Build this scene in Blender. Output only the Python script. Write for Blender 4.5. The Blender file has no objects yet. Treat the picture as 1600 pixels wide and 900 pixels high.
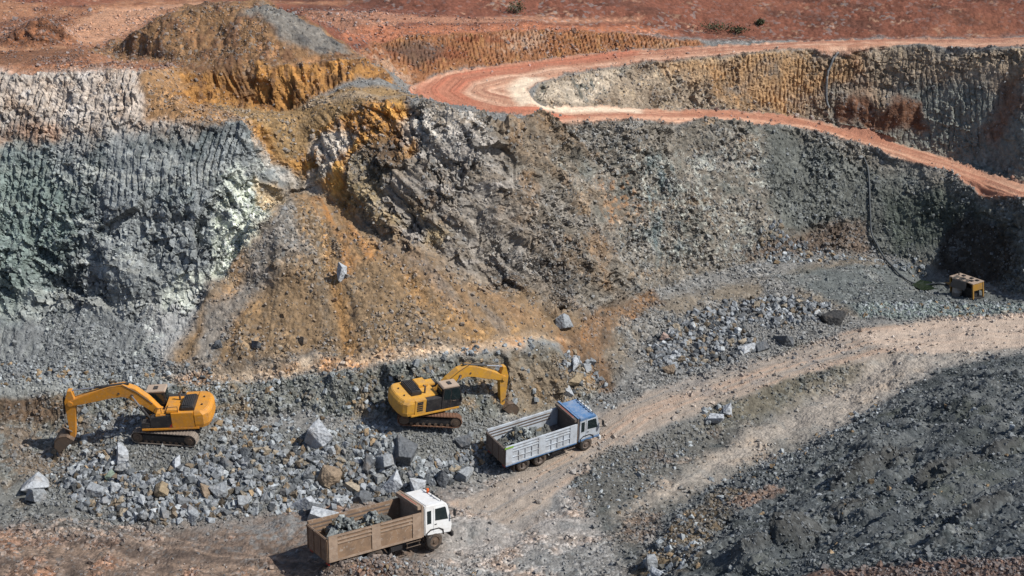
import bpy, bmesh, math, random
import numpy as np
from mathutils import Vector, Matrix, Euler
from mathutils.geometry import delaunay_2d_cdt

# ------------------------------------------------------------------ camera, sky, sun, exposure
R = math.radians
scene = bpy.context.scene
COL = scene.collection
CAM_Z, PITCH, FPX = 46.0, R(21.6), 2198.0
cam_data = bpy.data.cameras.new('camera')
cam_data.sensor_width = 36.0
cam_data.lens = 36.0 * FPX / 1600.0
cam_data.clip_start, cam_data.clip_end = 1.0, 6000.0
cam = bpy.data.objects.new('camera', cam_data)
cam.location = (0, 0, CAM_Z)
cam.rotation_euler = (math.pi / 2 - PITCH, 0, 0)
COL.objects.link(cam)
scene.camera = cam

SUN_EL, SUN_AZ = R(47), R(-19)            # azimuth measured from +X towards +Y
sun_dir = Vector((math.cos(SUN_EL) * math.cos(SUN_AZ), math.cos(SUN_EL) * math.sin(SUN_AZ), math.sin(SUN_EL)))
world = bpy.data.worlds.new('World')
scene.world = world
world.use_nodes = True
wn = world.node_tree
sky = wn.nodes.new('ShaderNodeTexSky')
sky.sky_type = 'NISHITA'
sky.sun_disc = False
sky.sun_elevation = SUN_EL
sky.sun_rotation = math.pi / 2 - SUN_AZ
wn.links.new(sky.outputs[0], wn.nodes['Background'].inputs[0])
wn.nodes['Background'].inputs[1].default_value = 0.115
sl = bpy.data.lights.new('sun', 'SUN')
sl.energy, sl.angle, sl.color = 5.0, R(0.5), (1.0, 0.965, 0.91)
sun = bpy.data.objects.new('sun', sl)
sun.rotation_euler = sun_dir.to_track_quat('Z', 'Y').to_euler()
sun.location = (60, -10, 90)
COL.objects.link(sun)
scene.view_settings.view_transform = 'Standard'
scene.view_settings.look = 'None'
scene.view_settings.exposure = 0.16
scene.view_settings.gamma = 1.0
scene.view_settings.use_curve_mapping = False

# ------------------------------------------------------------------ noise (numpy)
def hsh(ix, iy, iz, seed):
    h = (ix.astype(np.uint32) * np.uint32(374761393) + iy.astype(np.uint32) * np.uint32(668265263)
         + iz.astype(np.uint32) * np.uint32(2147483647) + np.uint32(seed * 974711 + 12345))
    h = (h ^ (h >> np.uint32(13))) * np.uint32(1274126177)
    h = (h ^ (h >> np.uint32(16))) * np.uint32(2246822519)
    h = h ^ (h >> np.uint32(15))
    return h.astype(np.float32) * np.float32(1 / 4294967296.0)

def vnoise(p, seed=0):
    f = np.floor(p)
    i = f.astype(np.int64)
    t = (p - f).astype(np.float32)
    t = t * t * (3 - 2 * t)
    out = 0
    for dx in (0, 1):
        wx = t[:, 0] if dx else 1 - t[:, 0]
        for dy in (0, 1):
            wy = t[:, 1] if dy else 1 - t[:, 1]
            for dz in (0, 1):
                wz = t[:, 2] if dz else 1 - t[:, 2]
                out = out + wx * wy * wz * hsh(i[:, 0] + dx, i[:, 1] + dy, i[:, 2] + dz, seed)
    return out

def fbm(p, octv=4, seed=0, gain=0.5):
    a, s, out = 1.0, 0.0, 0
    for k in range(octv):
        out = out + a * (vnoise(p * (2.03 ** k) + 17.3 * k, seed + k) - 0.5)
        s += a
        a *= gain
    return out / s * 2.0           # about -0.7..0.7

def worley(p, seed=0):
    """nearest feature point: distance to it, gap to the second, a random number per cell, a tilted plane per cell"""
    f = np.floor(p).astype(np.int64)
    n = len(p)
    d1 = np.full(n, 9.0, np.float32); d2 = d1.copy()
    hid = np.zeros(n, np.float32); pl = np.zeros(n, np.float32)
    for dx in (-1, 0, 1):
        for dy in (-1, 0, 1):
            for dz in (-1, 0, 1):
                cx, cy, cz = f[:, 0] + dx, f[:, 1] + dy, f[:, 2] + dz
                h1, h2, h3 = hsh(cx, cy, cz, seed), hsh(cx, cy, cz, seed + 31), hsh(cx, cy, cz, seed + 57)
                qx = p[:, 0] - (cx + h1); qy = p[:, 1] - (cy + h2); qz = p[:, 2] - (cz + h3)
                d = (qx * qx + qy * qy + qz * qz).astype(np.float32)
                m = d < d1
                d2 = np.where(m, d1, np.minimum(d2, d))
                d1 = np.where(m, d, d1)
                hh = (h1 * 7.13 + h2 * 3.7) % 1.0
                tilt = qx * (h2 - .5) + qy * (h3 - .5) + qz * (h1 - .5)
                hid = np.where(m, hh, hid)
                pl = np.where(m, tilt, pl)
    return np.sqrt(d1), np.sqrt(d2) - np.sqrt(d1), hid, pl.astype(np.float32) * 2

def smooth(e0, e1, v):
    t = np.clip((v - e0) / (e1 - e0), 0, 1)
    return t * t * (3 - 2 * t)

# ------------------------------------------------------------------ survey: sight lines from the camera stand give plan positions
cp, sp = math.cos(PITCH), math.sin(PITCH)
def ray(px, py):
    dx, dy = (px - 800) / FPX, (450 - py) / FPX
    return dx, cp + dy * sp, dy * cp - sp          # x, y, z of the sight line
def at_z(px, py, z):
    x, y, k = ray(px, py)
    t = (z - CAM_Z) / k
    return (x * t, y * t, z)
def at_slope(px, py, base, deg):
    """point on the sight line that lies up a slope of deg from base (depth grows along Y)"""
    x, y, k = ray(px, py)
    m = math.tan(R(deg))
    t = (base[2] - m * base[1] - CAM_Z) / (k - m * y)
    return (x * t, y * t, CAM_Z + k * t)

PTS, EDGES = [], []
def line(pts, closed=False):
    s = len(PTS)
    PTS.extend(pts)
    for i in range(s, len(PTS) - 1):
        EDGES.append((i, i + 1))
    return pts
def lz(*p):
    return line([at_z(*q) for q in p])
def up(base, *p):
    return line([at_slope(q[0], q[1], b, q[2]) for q, b in zip(p, base)])

# near floor
lz((-500, 900, .4), (0, 900, .3), (250, 905, .2), (460, 903, .2), (540, 894, 1.0), (620, 888, 1.05), (680, 893, .8), (760, 905, .1), (980, 905, 0.2))
lz((-500, 1100, .6), (0, 1100, .5), (800, 1100, 1.5), (1100, 1050, 4))
lz((-500, 850, .3), (0, 855, .1), (300, 850, 0), (480, 872, 0), (620, 874, 0), (700, 862, 0), (800, 830, 0), (960, 830, .1))
# toe and top of the blasted rubble bank
lz((-500, 780, .4), (0, 790, .3), (60, 803, .3), (200, 815, .25), (250, 822, .2), (340, 808, .2), (500, 783, .2), (630, 765, .2), (735, 738, .1), (770, 722, .1))
lz((-500, 715, 1.5), (0, 725, 1.2), (40, 715, 1.0), (90, 728, .6), (140, 722, 1.3), (200, 705, 2.1), (320, 700, 2.3), (480, 700, 2.3), (600, 690, 2.4), (710, 682, 1.9), (755, 690, 1.0))
lz((-500, 660, 2.2), (0, 660, 2.3), (70, 668, 1.9), (150, 655, 2.5), (330, 652, 3.0), (480, 645, 3.1), (560, 645, 2.9), (640, 652, 2.7), (720, 660, 2.3), (790, 648, 1.6), (850, 632, .9), (920, 630, .4))
# crest and inner edge of the low bench
lz((-500, 598, 3.9), (0, 600, 3.9), (150, 606, 3.8), (330, 600, 3.95), (450, 592, 4.5), (560, 577, 5.4), (640, 563, 5.85), (720, 553, 5.8), (800, 543, 5.6), (860, 545, 4.8), (905, 575, 2.6), (935, 600, 1.0))
bench = lz((-500, 568, 4.6), (-100, 568, 4.6), (0, 568, 4.6), (100, 575, 4.6), (200, 577, 4.7), (300, 575, 4.9), (400, 570, 5.2), (500, 560, 5.7), (620, 546, 6.2), (700, 537, 6.3), (760, 528, 6.1), (830, 520, 5.7), (880, 512, 4.9))
# left wall: talus, cliff, ripped upper face
b6 = bench[:6]
t1 = up(b6, (-500, 490, 36), (-100, 490, 36), (0, 492, 36), (100, 484, 36), (200, 500, 38), (300, 480, 38))
t2 = up(t1, (-500, 335, 62), (-100, 335, 62), (0, 335, 61), (100, 335, 62), (200, 330, 64), (300, 322, 66))
t3 = up(t2, (-500, 195, 56), (-100, 195, 56), (0, 195, 56), (100, 192, 55), (200, 188, 54), (300, 192, 54))
t4 = up(t3, (-500, 122, 50), (-100, 122, 50), (0, 122, 50), (100, 120, 50), (200, 125, 48), (290, 166, 30))
# nose of the left cliff and scree fan in front of it
nose = up(bench[6:8], (330, 445, 40), (440, 310, 37))
n2 = up([nose[0], nose[1]], (405, 330, 64), (445, 296, 45))
n3 = up(n2, (385, 212, 52), (440, 250, 50))
apex = up([bench[6], bench[7], bench[8], bench[8], bench[9], bench[10], bench[11], bench[12]],
          (462, 306, 37), (520, 322, 36.5), (580, 368, 36), (640, 402, 36), (700, 428, 35), (760, 452, 34), (830, 470, 33), (890, 492, 30))
up([bench[6], bench[7], bench[8], bench[9]], (420, 450, 36), (500, 450, 36), (590, 460, 35.5), (700, 480, 34))
# ochre bluff crest
blf = up([apex[0], apex[1], apex[2], apex[3], apex[4], apex[5]],
         (470, 262, 50), (540, 250, 60), (600, 262, 60), (650, 285, 58), (710, 300, 54), (770, 320, 48))
crest = up([n3[0], blf[0], blf[1], blf[2], blf[3], blf[4], blf[5]],
           (380, 188, 40), (470, 182, 52), (545, 174, 56), (610, 163, 56), (665, 160, 54), (735, 180, 50), (790, 200, 48))
# middle and right wall
foot = lz((880, 505, 4.6), (935, 485, 4.3), (1000, 458, 4.0), (1050, 440, 3.8), (1110, 425, 3.6), (1180, 405, 3.5), (1240, 397, 3.4), (1300, 392, 3.3), (1360, 392, 3.0), (1420, 408, 2.6), (1480, 428, 2.3), (1540, 440, 2.5), (1600, 462, 3.0), (1800, 520, 4), (2200, 600, 5))
wallc = up(foot, (862, 190, 47), (925, 190, 47), (1000, 189, 47), (1050, 187, 47), (1110, 186, 47), (1180, 189, 48), (1240, 198, 48), (1300, 212, 49), (1360, 229, 50), (1420, 247, 50), (1480, 268, 50), (1540, 290, 50), (1600, 312, 50), (1800, 390, 50), (2200, 500, 50))
# lower haul road inner edge, same level as the crest beside it
inner_px = [(850, 167), (925, 169), (1000, 170), (1050, 170), (1110, 172), (1180, 174), (1240, 181), (1300, 195), (1360, 211), (1420, 228), (1480, 245), (1540, 264), (1600, 284), (1800, 350), (2200, 455)]
inner = line([at_z(a, b, w[2] + .1) for (a, b), w in zip(inner_px, wallc)])
# hairpin bend
lz((640, 136, 18.8), (650, 152, 18.5), (700, 165, 18.0), (770, 176, 17.6), (840, 186, 17.3))
lz((830, 156, 18.0), (824, 142, 18.2), (845, 128, 18.5))
out2 = lz((660, 128, 18.9), (700, 114, 19.0), (800, 99, 18.9), (900, 87, 18.8), (1000, 78, 18.8), (1100, 72, 18.8), (1250, 65, 18.9), (1400, 60, 19.2), (1600, 58, 19.8), (1800, 56, 20.5), (2200, 52, 22))
in2 = lz((880, 117, 18.6), (1000, 98, 18.7), (1050, 93, 18.7), (1110, 88, 18.7), (1200, 81, 18.8), (1250, 77, 18.8), (1300, 74, 18.9), (1390, 70, 19.1), (1430, 71, 19.2), (1490, 72, 19.3), (1540, 73, 19.5), (1600, 74, 19.7), (1800, 80, 20.4), (2200, 88, 21.8))
# bank behind the upper road
bk = up(out2[:6], (600, 70, 40), (650, 56, 45), (800, 50, 45), (900, 50, 42), (1000, 54, 38), (1080, 64, 30))
# second ochre slope, heap on top of it
sl0 = line([at_z(300, 158, crest[0][2] + .3), at_z(400, 160, crest[1][2] + .4), at_z(480, 157, crest[2][2] + .3), at_z(560, 150, crest[3][2] + .2), at_z(620, 142, crest[3][2] + 0)])
sl1 = line([at_z(285, 102, 22.1), at_z(400, 106, 21.9), at_z(470, 98, 22.1), at_z(540, 92, 22.1), at_z(592, 108, 21.0)])
up([t4[4]], (230, 110, 14))
zt = 22.1
# plateau
lz((-500, 105, 22.6), (0, 103, 22.6), (110, 100, 22.7), (190, 98, zt - .2))
lz((-500, 60, 22.7), (0, 72, 22.7), (130, 68, 22.8), (575, 62, zt - .5))
lz((-500, 30, 22.8), (0, 30, 22.8), (150, 22, 22.9), (420, 4, 22.9), (560, 30, 22.6), (700, 22, 22.0), (850, 22, 21.6), (950, 30, 20.9))
heap_b = line([at_z(150, 78, zt - .1), at_z(290, 97, zt + .05), at_z(400, 100, zt + .1), at_z(505, 92, zt)])
hp = up([heap_b[1], heap_b[1], heap_b[2], heap_b[2], heap_b[3]], (215, 46, 30), (278, 14, 36), (350, 15, 36), (418, 8, 37), (475, 36, 36))
line([(p[0] + .3, p[1] + 1.0, p[2] - .05) for p in hp])
line([at_z(200, 20, zt + .2), at_z(300, 4, zt + .2), at_z(430, -2, zt + .2), at_z(545, 50, zt - .3)])
# small brown heap
sb = lz((-5, 74, 22.7), (60, 76, 22.7), (118, 66, 22.8))
up([sb[1], sb[1]], (40, 42, 33), (66, 27, 38))
lz((20, 36, 22.8), (90, 34, 22.8))
# rising red hillside beyond
h0 = lz((1000, 46, 20.2), (1100, 57, 19.2), (1250, 59, 19.0), (1400, 55, 19.4), (1600, 51, 20), (2200, 42, 22.2))
h1 = up(h0, (1000, 18, 20), (1100, 12, 22), (1250, 2, 24), (1400, -5, 25), (1600, -10, 26), (2200, -10, 26))
for xx in (-900, -300, -120, -70, -30, 0, 30, 70, 120, 300, 900):
    s = abs(xx)
    PTS.append((xx, 165 + s * .1, 31.0)); PTS.append((xx, 185 + s * .1, 37.0)); PTS.append((xx, 230 + s * .2, 40.0))
    PTS.append((xx, 3000, 46.0))
    PTS.append((xx, 20, 30 if xx > -10 else 22)); PTS.append((xx, -60, 44.0)); PTS.append((xx, -400, 46.0))
PTS.append((-200, 95, 10)); PTS.append((-260, 120, 24)); PTS.append((200, 100, 12)); PTS.append((260, 130, 24))
# floor: haul road to the right, rubble field, hollow with the pond
lz((940, 640, .4), (1000, 615, .8), (1120, 575, 1.2), (1240, 545, 1.6), (1330, 515, 2.0), (1450, 497, 2.2), (1600, 488, 2.8), (1800, 500, 3.4))
lz((930, 715, 0), (1000, 682, .35), (1100, 640, .8), (1200, 603, 1.2), (1300, 572, 1.6), (1400, 552, 2.2), (1600, 548, 3.1))
lz((900, 745, 0), (990, 720, .0), (1110, 690, -.3), (1220, 650, -.1), (1330, 600, .6), (1400, 572, 1.9))
lz((1000, 540, 1.9), (1060, 505, 2.4), (1150, 478, 2.5), (1290, 475, 2.5), (1330, 482, 2.4))
lz((1120, 540, 1.9), (1200, 515, 2.3), (1270, 505, 2.2))
lz((950, 560, 2.0), (990, 510, 3.0), (1080, 470, 3.2), (1250, 430, 3.0), (1350, 440, 2.6))
lz((1390, 470, 2.3), (1480, 480, 2.6), (1600, 478, 2.9))
lz((1400, 440, 1.9), (1440, 438, 1.3), (1490, 445, 1.4), (1470, 458, 1.5), (1430, 456, 1.5))
lz((1405, 459, 2.1), (1440, 460, 2.1), (1470, 461, 2.1))
lz((1410, 464, 2.25), (1500, 466, 2.3), (1560, 470, 2.5))
# near bank on the right
lz((985, 890, .3), (1050, 812, .2), (1120, 760, .0), (1250, 700, .2), (1330, 660, .9), (1420, 600, 1.9), (1500, 572, 2.6), (1600, 556, 3.2), (1800, 560, 4))
lz((1080, 880, 2.3), (1180, 790, 2.2), (1300, 720, 2.4), (1420, 650, 3.0), (1520, 605, 3.8), (1600, 590, 4.4), (1800, 590, 6))
lz((1080, 930, 3.0), (1270, 905, 6.2), (1400, 800, 6.0), (1500, 740, 6.3), (1600, 690, 7.0), (1800, 680, 9))
lz((1280, 893, 6.3), (1420, 880, 8.1), (1600, 868, 9.9), (1800, 850, 12))
lz((1300, 960, 8), (1600, 950, 11.2), (1900, 940, 14))
lz((1300, 1100, 14), (1700, 1100, 17), (2100, 1100, 20))

# TIN of the survey points, rasterised in plan
vv = [Vector((p[0], p[1])) for p in PTS]
cdt = delaunay_2d_cdt(vv, EDGES, [], 0, 1e-4)
cv = np.array([tuple(v) for v in cdt[0]])
zsrc = np.array([p[2] for p in PTS])
cz = np.zeros(len(cv))
src_xy = np.array([(p[0], p[1]) for p in PTS])
for i, orig in enumerate(cdt[3]):
    if orig:
        cz[i] = np.mean([zsrc[o] for o in orig])
    else:                                            # crossing of two break lines
        best = (9e9, 20.0)
        for a, b in EDGES:
            e = src_xy[b] - src_xy[a]
            t = float(np.clip(np.dot(cv[i] - src_xy[a], e) / (np.dot(e, e) + 1e-12), 0, 1))
            dd = np.hypot(*(src_xy[a] + t * e - cv[i]))
            if dd < best[0]:
                best = (dd, zsrc[a] * (1 - t) + zsrc[b] * t)
        cz[i] = best[1]
class Raster:
    def __init__(s, x0, x1, y0, y1, c):
        s.x0, s.y0, s.c = x0, y0, c
        s.nx, s.ny = int((x1 - x0) / c) + 1, int((y1 - y0) / c) + 1
        s.z = np.full((s.ny, s.nx), 20.0, np.float32)
        for f in cdt[2]:
            (ax, ay), (bx, by), (qx, qy) = cv[f[0]], cv[f[1]], cv[f[2]]
            i0 = max(0, int((min(ax, bx, qx) - x0) / c)); i1 = min(s.nx - 1, int((max(ax, bx, qx) - x0) / c) + 1)
            j0 = max(0, int((min(ay, by, qy) - y0) / c)); j1 = min(s.ny - 1, int((max(ay, by, qy) - y0) / c) + 1)
            if i1 < i0 or j1 < j0: continue
            X, Y = np.meshgrid(x0 + c * np.arange(i0, i1 + 1), y0 + c * np.arange(j0, j1 + 1))
            den = (by - qy) * (ax - qx) + (qx - bx) * (ay - qy)
            if abs(den) < 1e-9: continue
            l1 = ((by - qy) * (X - qx) + (qx - bx) * (Y - qy)) / den
            l2 = ((qy - ay) * (X - qx) + (ax - qx) * (Y - qy)) / den
            l3 = 1 - l1 - l2
            m = (l1 > -1e-6) & (l2 > -1e-6) & (l3 > -1e-6)
            zz = l1 * cz[f[0]] + l2 * cz[f[1]] + l3 * cz[f[2]]
            sub = s.z[j0:j1 + 1, i0:i1 + 1]
            sub[m] = zz[m]
    def blur(s, n):
        for _ in range(n):
            a = np.pad(s.z, 1, mode='edge')
            h = (a[:, :-2] + 2 * a[:, 1:-1] + a[:, 2:]) / 4
            s.z = (h[:-2] + 2 * h[1:-1] + h[2:]) / 4
    def __call__(s, x, y):
        fx = np.clip((np.asarray(x) - s.x0) / s.c, 0, s.nx - 1.001); fy = np.clip((np.asarray(y) - s.y0) / s.c, 0, s.ny - 1.001)
        i, j = fx.astype(int), fy.astype(int)
        u, v = fx - i, fy - j
        z = s.z
        return (z[j, i] * (1 - u) + z[j, i + 1] * u) * (1 - v) + (z[j + 1, i] * (1 - u) + z[j + 1, i + 1] * u) * v
fine = Raster(-95, 95, 35, 200, 0.15)
fine.blur(4)
wide = Raster(-900, 900, -60, 2500, 6.0)
def ground(x, y):
    x, y = np.asarray(x, float), np.asarray(y, float)
    inside = (np.abs(x) < 94) & (y > 36) & (y < 199)
    return np.where(inside, fine(x, y), wide(x, y))
_T = np.linspace(40, 210, 3400)
def drape(px, py):
    """where the sight line through px,py meets the ground"""
    x, y, k = ray(px, py)
    zz = ground(x * _T, y * _T) - (CAM_Z + k * _T)
    hit = np.nonzero(zz > 0)[0]
    t = _T[hit[0]] if len(hit) else 210.0
    return Vector((x * t, y * t, float(ground(x * t, y * t))))
def plan(poly):
    return np.array([tuple(drape(a, b))[:2] for a, b in poly])
NCOL, NROW = 1150, 900

# ------------------------------------------------------------------ zones of rock and soil, as outlines on the ground plan
def sd_poly(P, X, Y):
    """signed distance to a closed outline, negative inside"""
    d = np.full(X.shape, 1e9); ins = np.zeros(X.shape, bool)
    n = len(P)
    for i in range(n):
        ax, ay = P[i]; bx, by = P[(i + 1) % n]
        ex, ey = bx - ax, by - ay
        L = ex * ex + ey * ey + 1e-12
        t = np.clip(((X - ax) * ex + (Y - ay) * ey) / L, 0, 1)
        d = np.minimum(d, (X - ax - t * ex) ** 2 + (Y - ay - t * ey) ** 2)
        c = ((ay > Y) != (by > Y)) & (X < ex * (Y - ay) / (ey + 1e-12) + ax)
        ins ^= c
    d = np.sqrt(d)
    return np.where(ins, -d, d)
def sd_path(P, X, Y):
    """distance to an open path, and distance along it"""
    d = np.full(X.shape, 1e9); al = np.zeros(X.shape); side = np.zeros(X.shape)
    s = 0
    for i in range(len(P) - 1):
        ax, ay = P[i]; bx, by = P[i + 1]
        ex, ey = bx - ax, by - ay
        L = math.hypot(ex, ey) + 1e-9
        t = np.clip(((X - ax) * ex + (Y - ay) * ey) / L ** 2, 0, 1)
        q = np.hypot(X - ax - t * ex, Y - ay - t * ey)
        m = q < d
        d = np.where(m, q, d); al = np.where(m, s + t * L, al)
        side = np.where(m, np.sign((X - ax) * ey - (Y - ay) * ex), side)
        s += L
    return d, al, d * side

# ------------------------------------------------------------------ ground sheet: columns fan out from the camera side, rows are closest where the ground is steep
U = np.concatenate([-np.geomspace(3.5, .475, 26)[:-1], np.linspace(-.475, .475, NCOL), np.geomspace(.475, 3.5, 26)[1:]])
yf = np.arange(38, 190, 0.05)
dens = np.zeros((len(U), len(yf)))
for i, u in enumerate(U):
    zz = ground(np.clip(u, -.5, .5) * yf, yf)
    e = np.arctan2(zz - CAM_Z, yf)
    de = np.abs(np.gradient(e)) * FPX * .64
    ds = np.hypot(np.gradient(yf), np.gradient(zz))
    de = np.where(e < R(-35.5), de * .15, de)
    dens[i] = np.where(yf < 150, de + ds * 1.6, ds * .6)
k = 25
ker = np.hanning(k); ker /= ker.sum()
pad = np.pad(dens, ((k // 2, k // 2), (0, 0)), mode='edge')
dens = sum(pad[j:j + len(U)] * ker[j] for j in range(k))
rows = np.zeros((len(U), NROW))
for i in range(len(U)):
    c = np.cumsum(dens[i]); c = (c - c[0]) / (c[-1] - c[0])
    rows[i] = np.interp(np.linspace(0, 1, NROW), c, yf)
near = np.array([-60, 0, 20, 30])[None, :].repeat(len(U), 0)
farr = np.array([196, 210, 240, 300, 420, 700, 1200, 2400])[None, :].repeat(len(U), 0)
Y = np.concatenate([near, rows, farr], 1)
X = U[:, None] * np.maximum(Y, 30)
nu, nv = Y.shape
Z = ground(X, Y)
def normals(X, Y, Z):
    P = np.stack([X, Y, Z], -1)
    a = np.gradient(P, axis=0); b = np.gradient(P, axis=1)
    n = np.cross(a, b)
    n /= np.linalg.norm(n, axis=-1, keepdims=True) + 1e-9
    return np.where(n[..., 2:] < 0, -n, n)
NRM = normals(X, Y, Z)
slope = 1 - NRM[..., 2]
Pf = np.stack([X, Y, Z], -1).reshape(-1, 3)
Xf, Yf = Pf[:, 0], Pf[:, 1]
active = (np.abs(Xf) < 75) & (Yf > 40) & (Yf < 165)
ACT = np.nonzero(active)[0]
PA = Pf[ACT]
# wobble of the outlines so that no border runs straight
wob = np.stack([fbm(PA * .35, 3, 5), fbm(PA * .35, 3, 9)], 1) * .9 + np.stack([fbm(PA * 1.7, 3, 15), fbm(PA * 1.7, 3, 19)], 1) * .35
XA, YA = PA[:, 0], PA[:, 1]
def zone(poly, soft=.5, wobble=1.0):
    P = plan(poly)
    m = np.zeros(len(ACT))
    b = soft + 2 * wobble + .5
    s = (XA > P[:, 0].min() - b) & (XA < P[:, 0].max() + b) & (YA > P[:, 1].min() - b) & (YA < P[:, 1].max() + b)
    if s.any():
        d = sd_poly(P, XA[s] + wob[s, 0] * wobble, YA[s] + wob[s, 1] * wobble)
        m[s] = smooth(soft, -soft, d)
    return m
def C(r, g, b):
    """an albedo given as display values"""
    f = lambda c: (c / 255 / 12.92) if c / 255 < .04045 else ((c / 255 + .055) / 1.055) ** 2.4
    return np.array([f(r), f(g), f(b)])
K = np.tile(C(112, 112, 110), (len(ACT), 1))          # base colour
KIND = np.zeros(len(ACT), np.int8)                   # 0 floor 1 rock wall 2 road 3 scree 4 heap 5 hill
W = {n: np.zeros(len(ACT)) for n in ('rock', 'groove', 'gully', 'scree', 'road', 'floor')}
def paint(m, col, a=1.0):
    global K
    w = (m * np.asarray(a))[:, None]
    K = K * (1 - w) + col * w
def kind(m, v):
    KIND[m > .5] = v
def weigh(m, **kw):
    for n in W:
        W[n] = W[n] * (1 - m) + kw.get(n, 0) * m
n_lo = fbm(PA * .16, 4, 41); n_mid = fbm(PA * .7, 4, 47); n_hi = fbm(PA * 3.1, 3, 53)
strk = fbm(np.stack([XA * 1.9, YA * 1.2, PA[:, 2] * .22], 1), 4, 61)       # runs downhill
beds = fbm(np.stack([XA * .14 + PA[:, 2] * .25, YA * .14, PA[:, 2] * 1.5 + XA * .12], 1), 4, 67)
spot = lambda n, lo, hi: smooth(lo, hi, n)
weigh(np.ones(len(ACT)), floor=1.0)
BR = (-600, 2300)

# --- floor colours
m = zone([(-600, 812), (180, 830), (260, 838), (340, 822), (500, 797), (640, 772), (740, 745), (720, 800), (760, 900), (760, 1000), (-600, 1000)], 1.6, 2.0)
paint(m, C(112, 96, 84)); paint(m * spot(n_mid + n_lo, .05, .5), C(132, 98, 76)); paint(m * spot(-n_mid + n_hi * .3, .1, .5), C(84, 72, 64))
paint(m * spot(-n_lo + n_hi * .5, .2, .6), C(112, 116, 118), .8)
m = zone([(-600, 700), (0, 700), (110, 700), (250, 690), (600, 670), (800, 660), (800, 740), (620, 775), (300, 815), (200, 820), (-600, 800)], .6)
paint(m, C(98, 100, 98)); paint(m * spot(n_mid, .1, .5), C(112, 98, 80), .7)
m = zone([(-600, 600), (0, 600), (60, 605), (120, 640), (150, 670), (110, 735), (-600, 800)], .8)
paint(m, C(106, 94, 80)); paint(m * spot(n_mid + n_hi * .4, .0, .4), C(104, 106, 102))
m = zone([(690, 770), (760, 730), (850, 715), (960, 670), (1000, 690), (900, 760), (960, 830), (1000, 1000), (640, 1000)], 2.4, 2.2)
paint(m, C(142, 138, 134)); paint(m * spot(n_mid, 0, .5), C(150, 128, 110), .7); paint(m * spot(-n_mid + n_lo, .1, .5), C(112, 114, 114), .8)
m = zone([(850, 730), (960, 700), (1110, 650), (1330, 580), (1400, 570), (1330, 640), (1240, 700), (1110, 765), (1040, 820), (985, 890), (960, 830), (900, 770)], .9)
paint(m, C(92, 92, 88)); paint(m * spot(n_mid + n_lo, .1, .6), C(106, 92, 80)); paint(m * spot(-n_mid, .1, .5), C(70, 76, 76))
m = zone([(1240, 540), (1420, 545), (1330, 600), (1180, 655), (1080, 665)], .7)
paint(m, C(96, 92, 80)); paint(m * spot(n_mid, 0, .4), C(80, 82, 76))
# second, paler track
m = zone([(1360, 552), (1600, 545), (1520, 560), (1420, 595), (1330, 655), (1230, 690), (1080, 770), (980, 800), (1060, 750), (1150, 690), (1240, 640), (1330, 580)], 1.3, 1.2)
paint(m, C(152, 144, 134), .95); paint(m * spot(n_mid, .0, .5), C(160, 144, 126), .6); paint(m * spot(-n_mid - n_hi * .4, .2, .6), C(122, 124, 122), .6); PALE = m
m = zone([(880, 512), (940, 480), (1060, 462), (1200, 432), (1340, 395), (1480, 440), (1560, 480), (1330, 490), (1180, 470), (1060, 498), (1000, 540), (960, 600), (900, 580)], .9)
paint(m, C(110, 102, 90)); paint(m * spot(n_mid + n_lo, .0, .5), C(112, 112, 110)); paint(m * spot(beds, .1, .4), C(126, 108, 86), .7); paint(m * spot(-n_lo - n_mid, .3, .7), C(74, 76, 70), .8)
m = zone([(850, 512), (900, 490), (1010, 450), (1030, 475), (960, 510), (940, 560), (960, 610), (920, 605), (890, 570)], .5)
paint(m, C(112, 88, 64)); paint(m * spot(n_mid, .1, .5), C(132, 94, 56)); paint(m * spot(-n_mid, .1, .5), C(86, 72, 58))
m = zone([(1200, 430), (1420, 400), (1600, 440), (1600, 488), (1460, 492), (1330, 480)], .8)
paint(m, C(88, 94, 94)); paint(m * spot(n_mid, 0, .4), C(112, 114, 112), .7)
m = zone([(1330, 470), (1460, 472), (1600, 478), (1600, 494), (1460, 498), (1350, 492)], .3)
paint(m, C(112, 124, 120))
# near bank
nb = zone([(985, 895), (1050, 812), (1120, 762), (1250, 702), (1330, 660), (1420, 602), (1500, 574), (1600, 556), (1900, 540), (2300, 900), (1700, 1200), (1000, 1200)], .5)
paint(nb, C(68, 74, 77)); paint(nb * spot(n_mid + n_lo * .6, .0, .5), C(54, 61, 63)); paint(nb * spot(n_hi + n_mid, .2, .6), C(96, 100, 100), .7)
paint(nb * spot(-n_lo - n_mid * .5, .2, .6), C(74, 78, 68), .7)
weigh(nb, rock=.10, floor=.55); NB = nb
m = zone([(985, 900), (1060, 815), (1130, 765), (1180, 760), (1130, 820), (1080, 905)], .4)
paint(m, C(92, 80, 62)); paint(m * spot(n_mid, 0, .4), C(110, 96, 74))
m = zone([(1130, 790), (1210, 755), (1230, 765), (1150, 805)], .2, .4)
paint(m, C(128, 102, 84), .8)
nr = zone([(1200, 920), (1300, 892), (1420, 880), (1600, 868), (1900, 850), (1900, 1000), (1200, 1000)], .25, .5)
NR = nr; NRW = zone([(1150, 920), (1250, 875), (1420, 850), (1600, 835), (1900, 815), (1900, 1000), (1150, 1000)], .8, .3)
P__ = plan([(985, 895), (1050, 812), (1120, 762), (1250, 702), (1330, 660), (1420, 602), (1500, 574), (1600, 556), (1900, 540), (2300, 900), (1700, 1200), (1000, 1200)])
NBD = np.clip(-sd_poly(P__, XA, YA), 0, 9)
paint(nr, C(92, 72, 62)); paint(nr * spot(n_mid, 0, .4), C(112, 88, 76))

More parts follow.
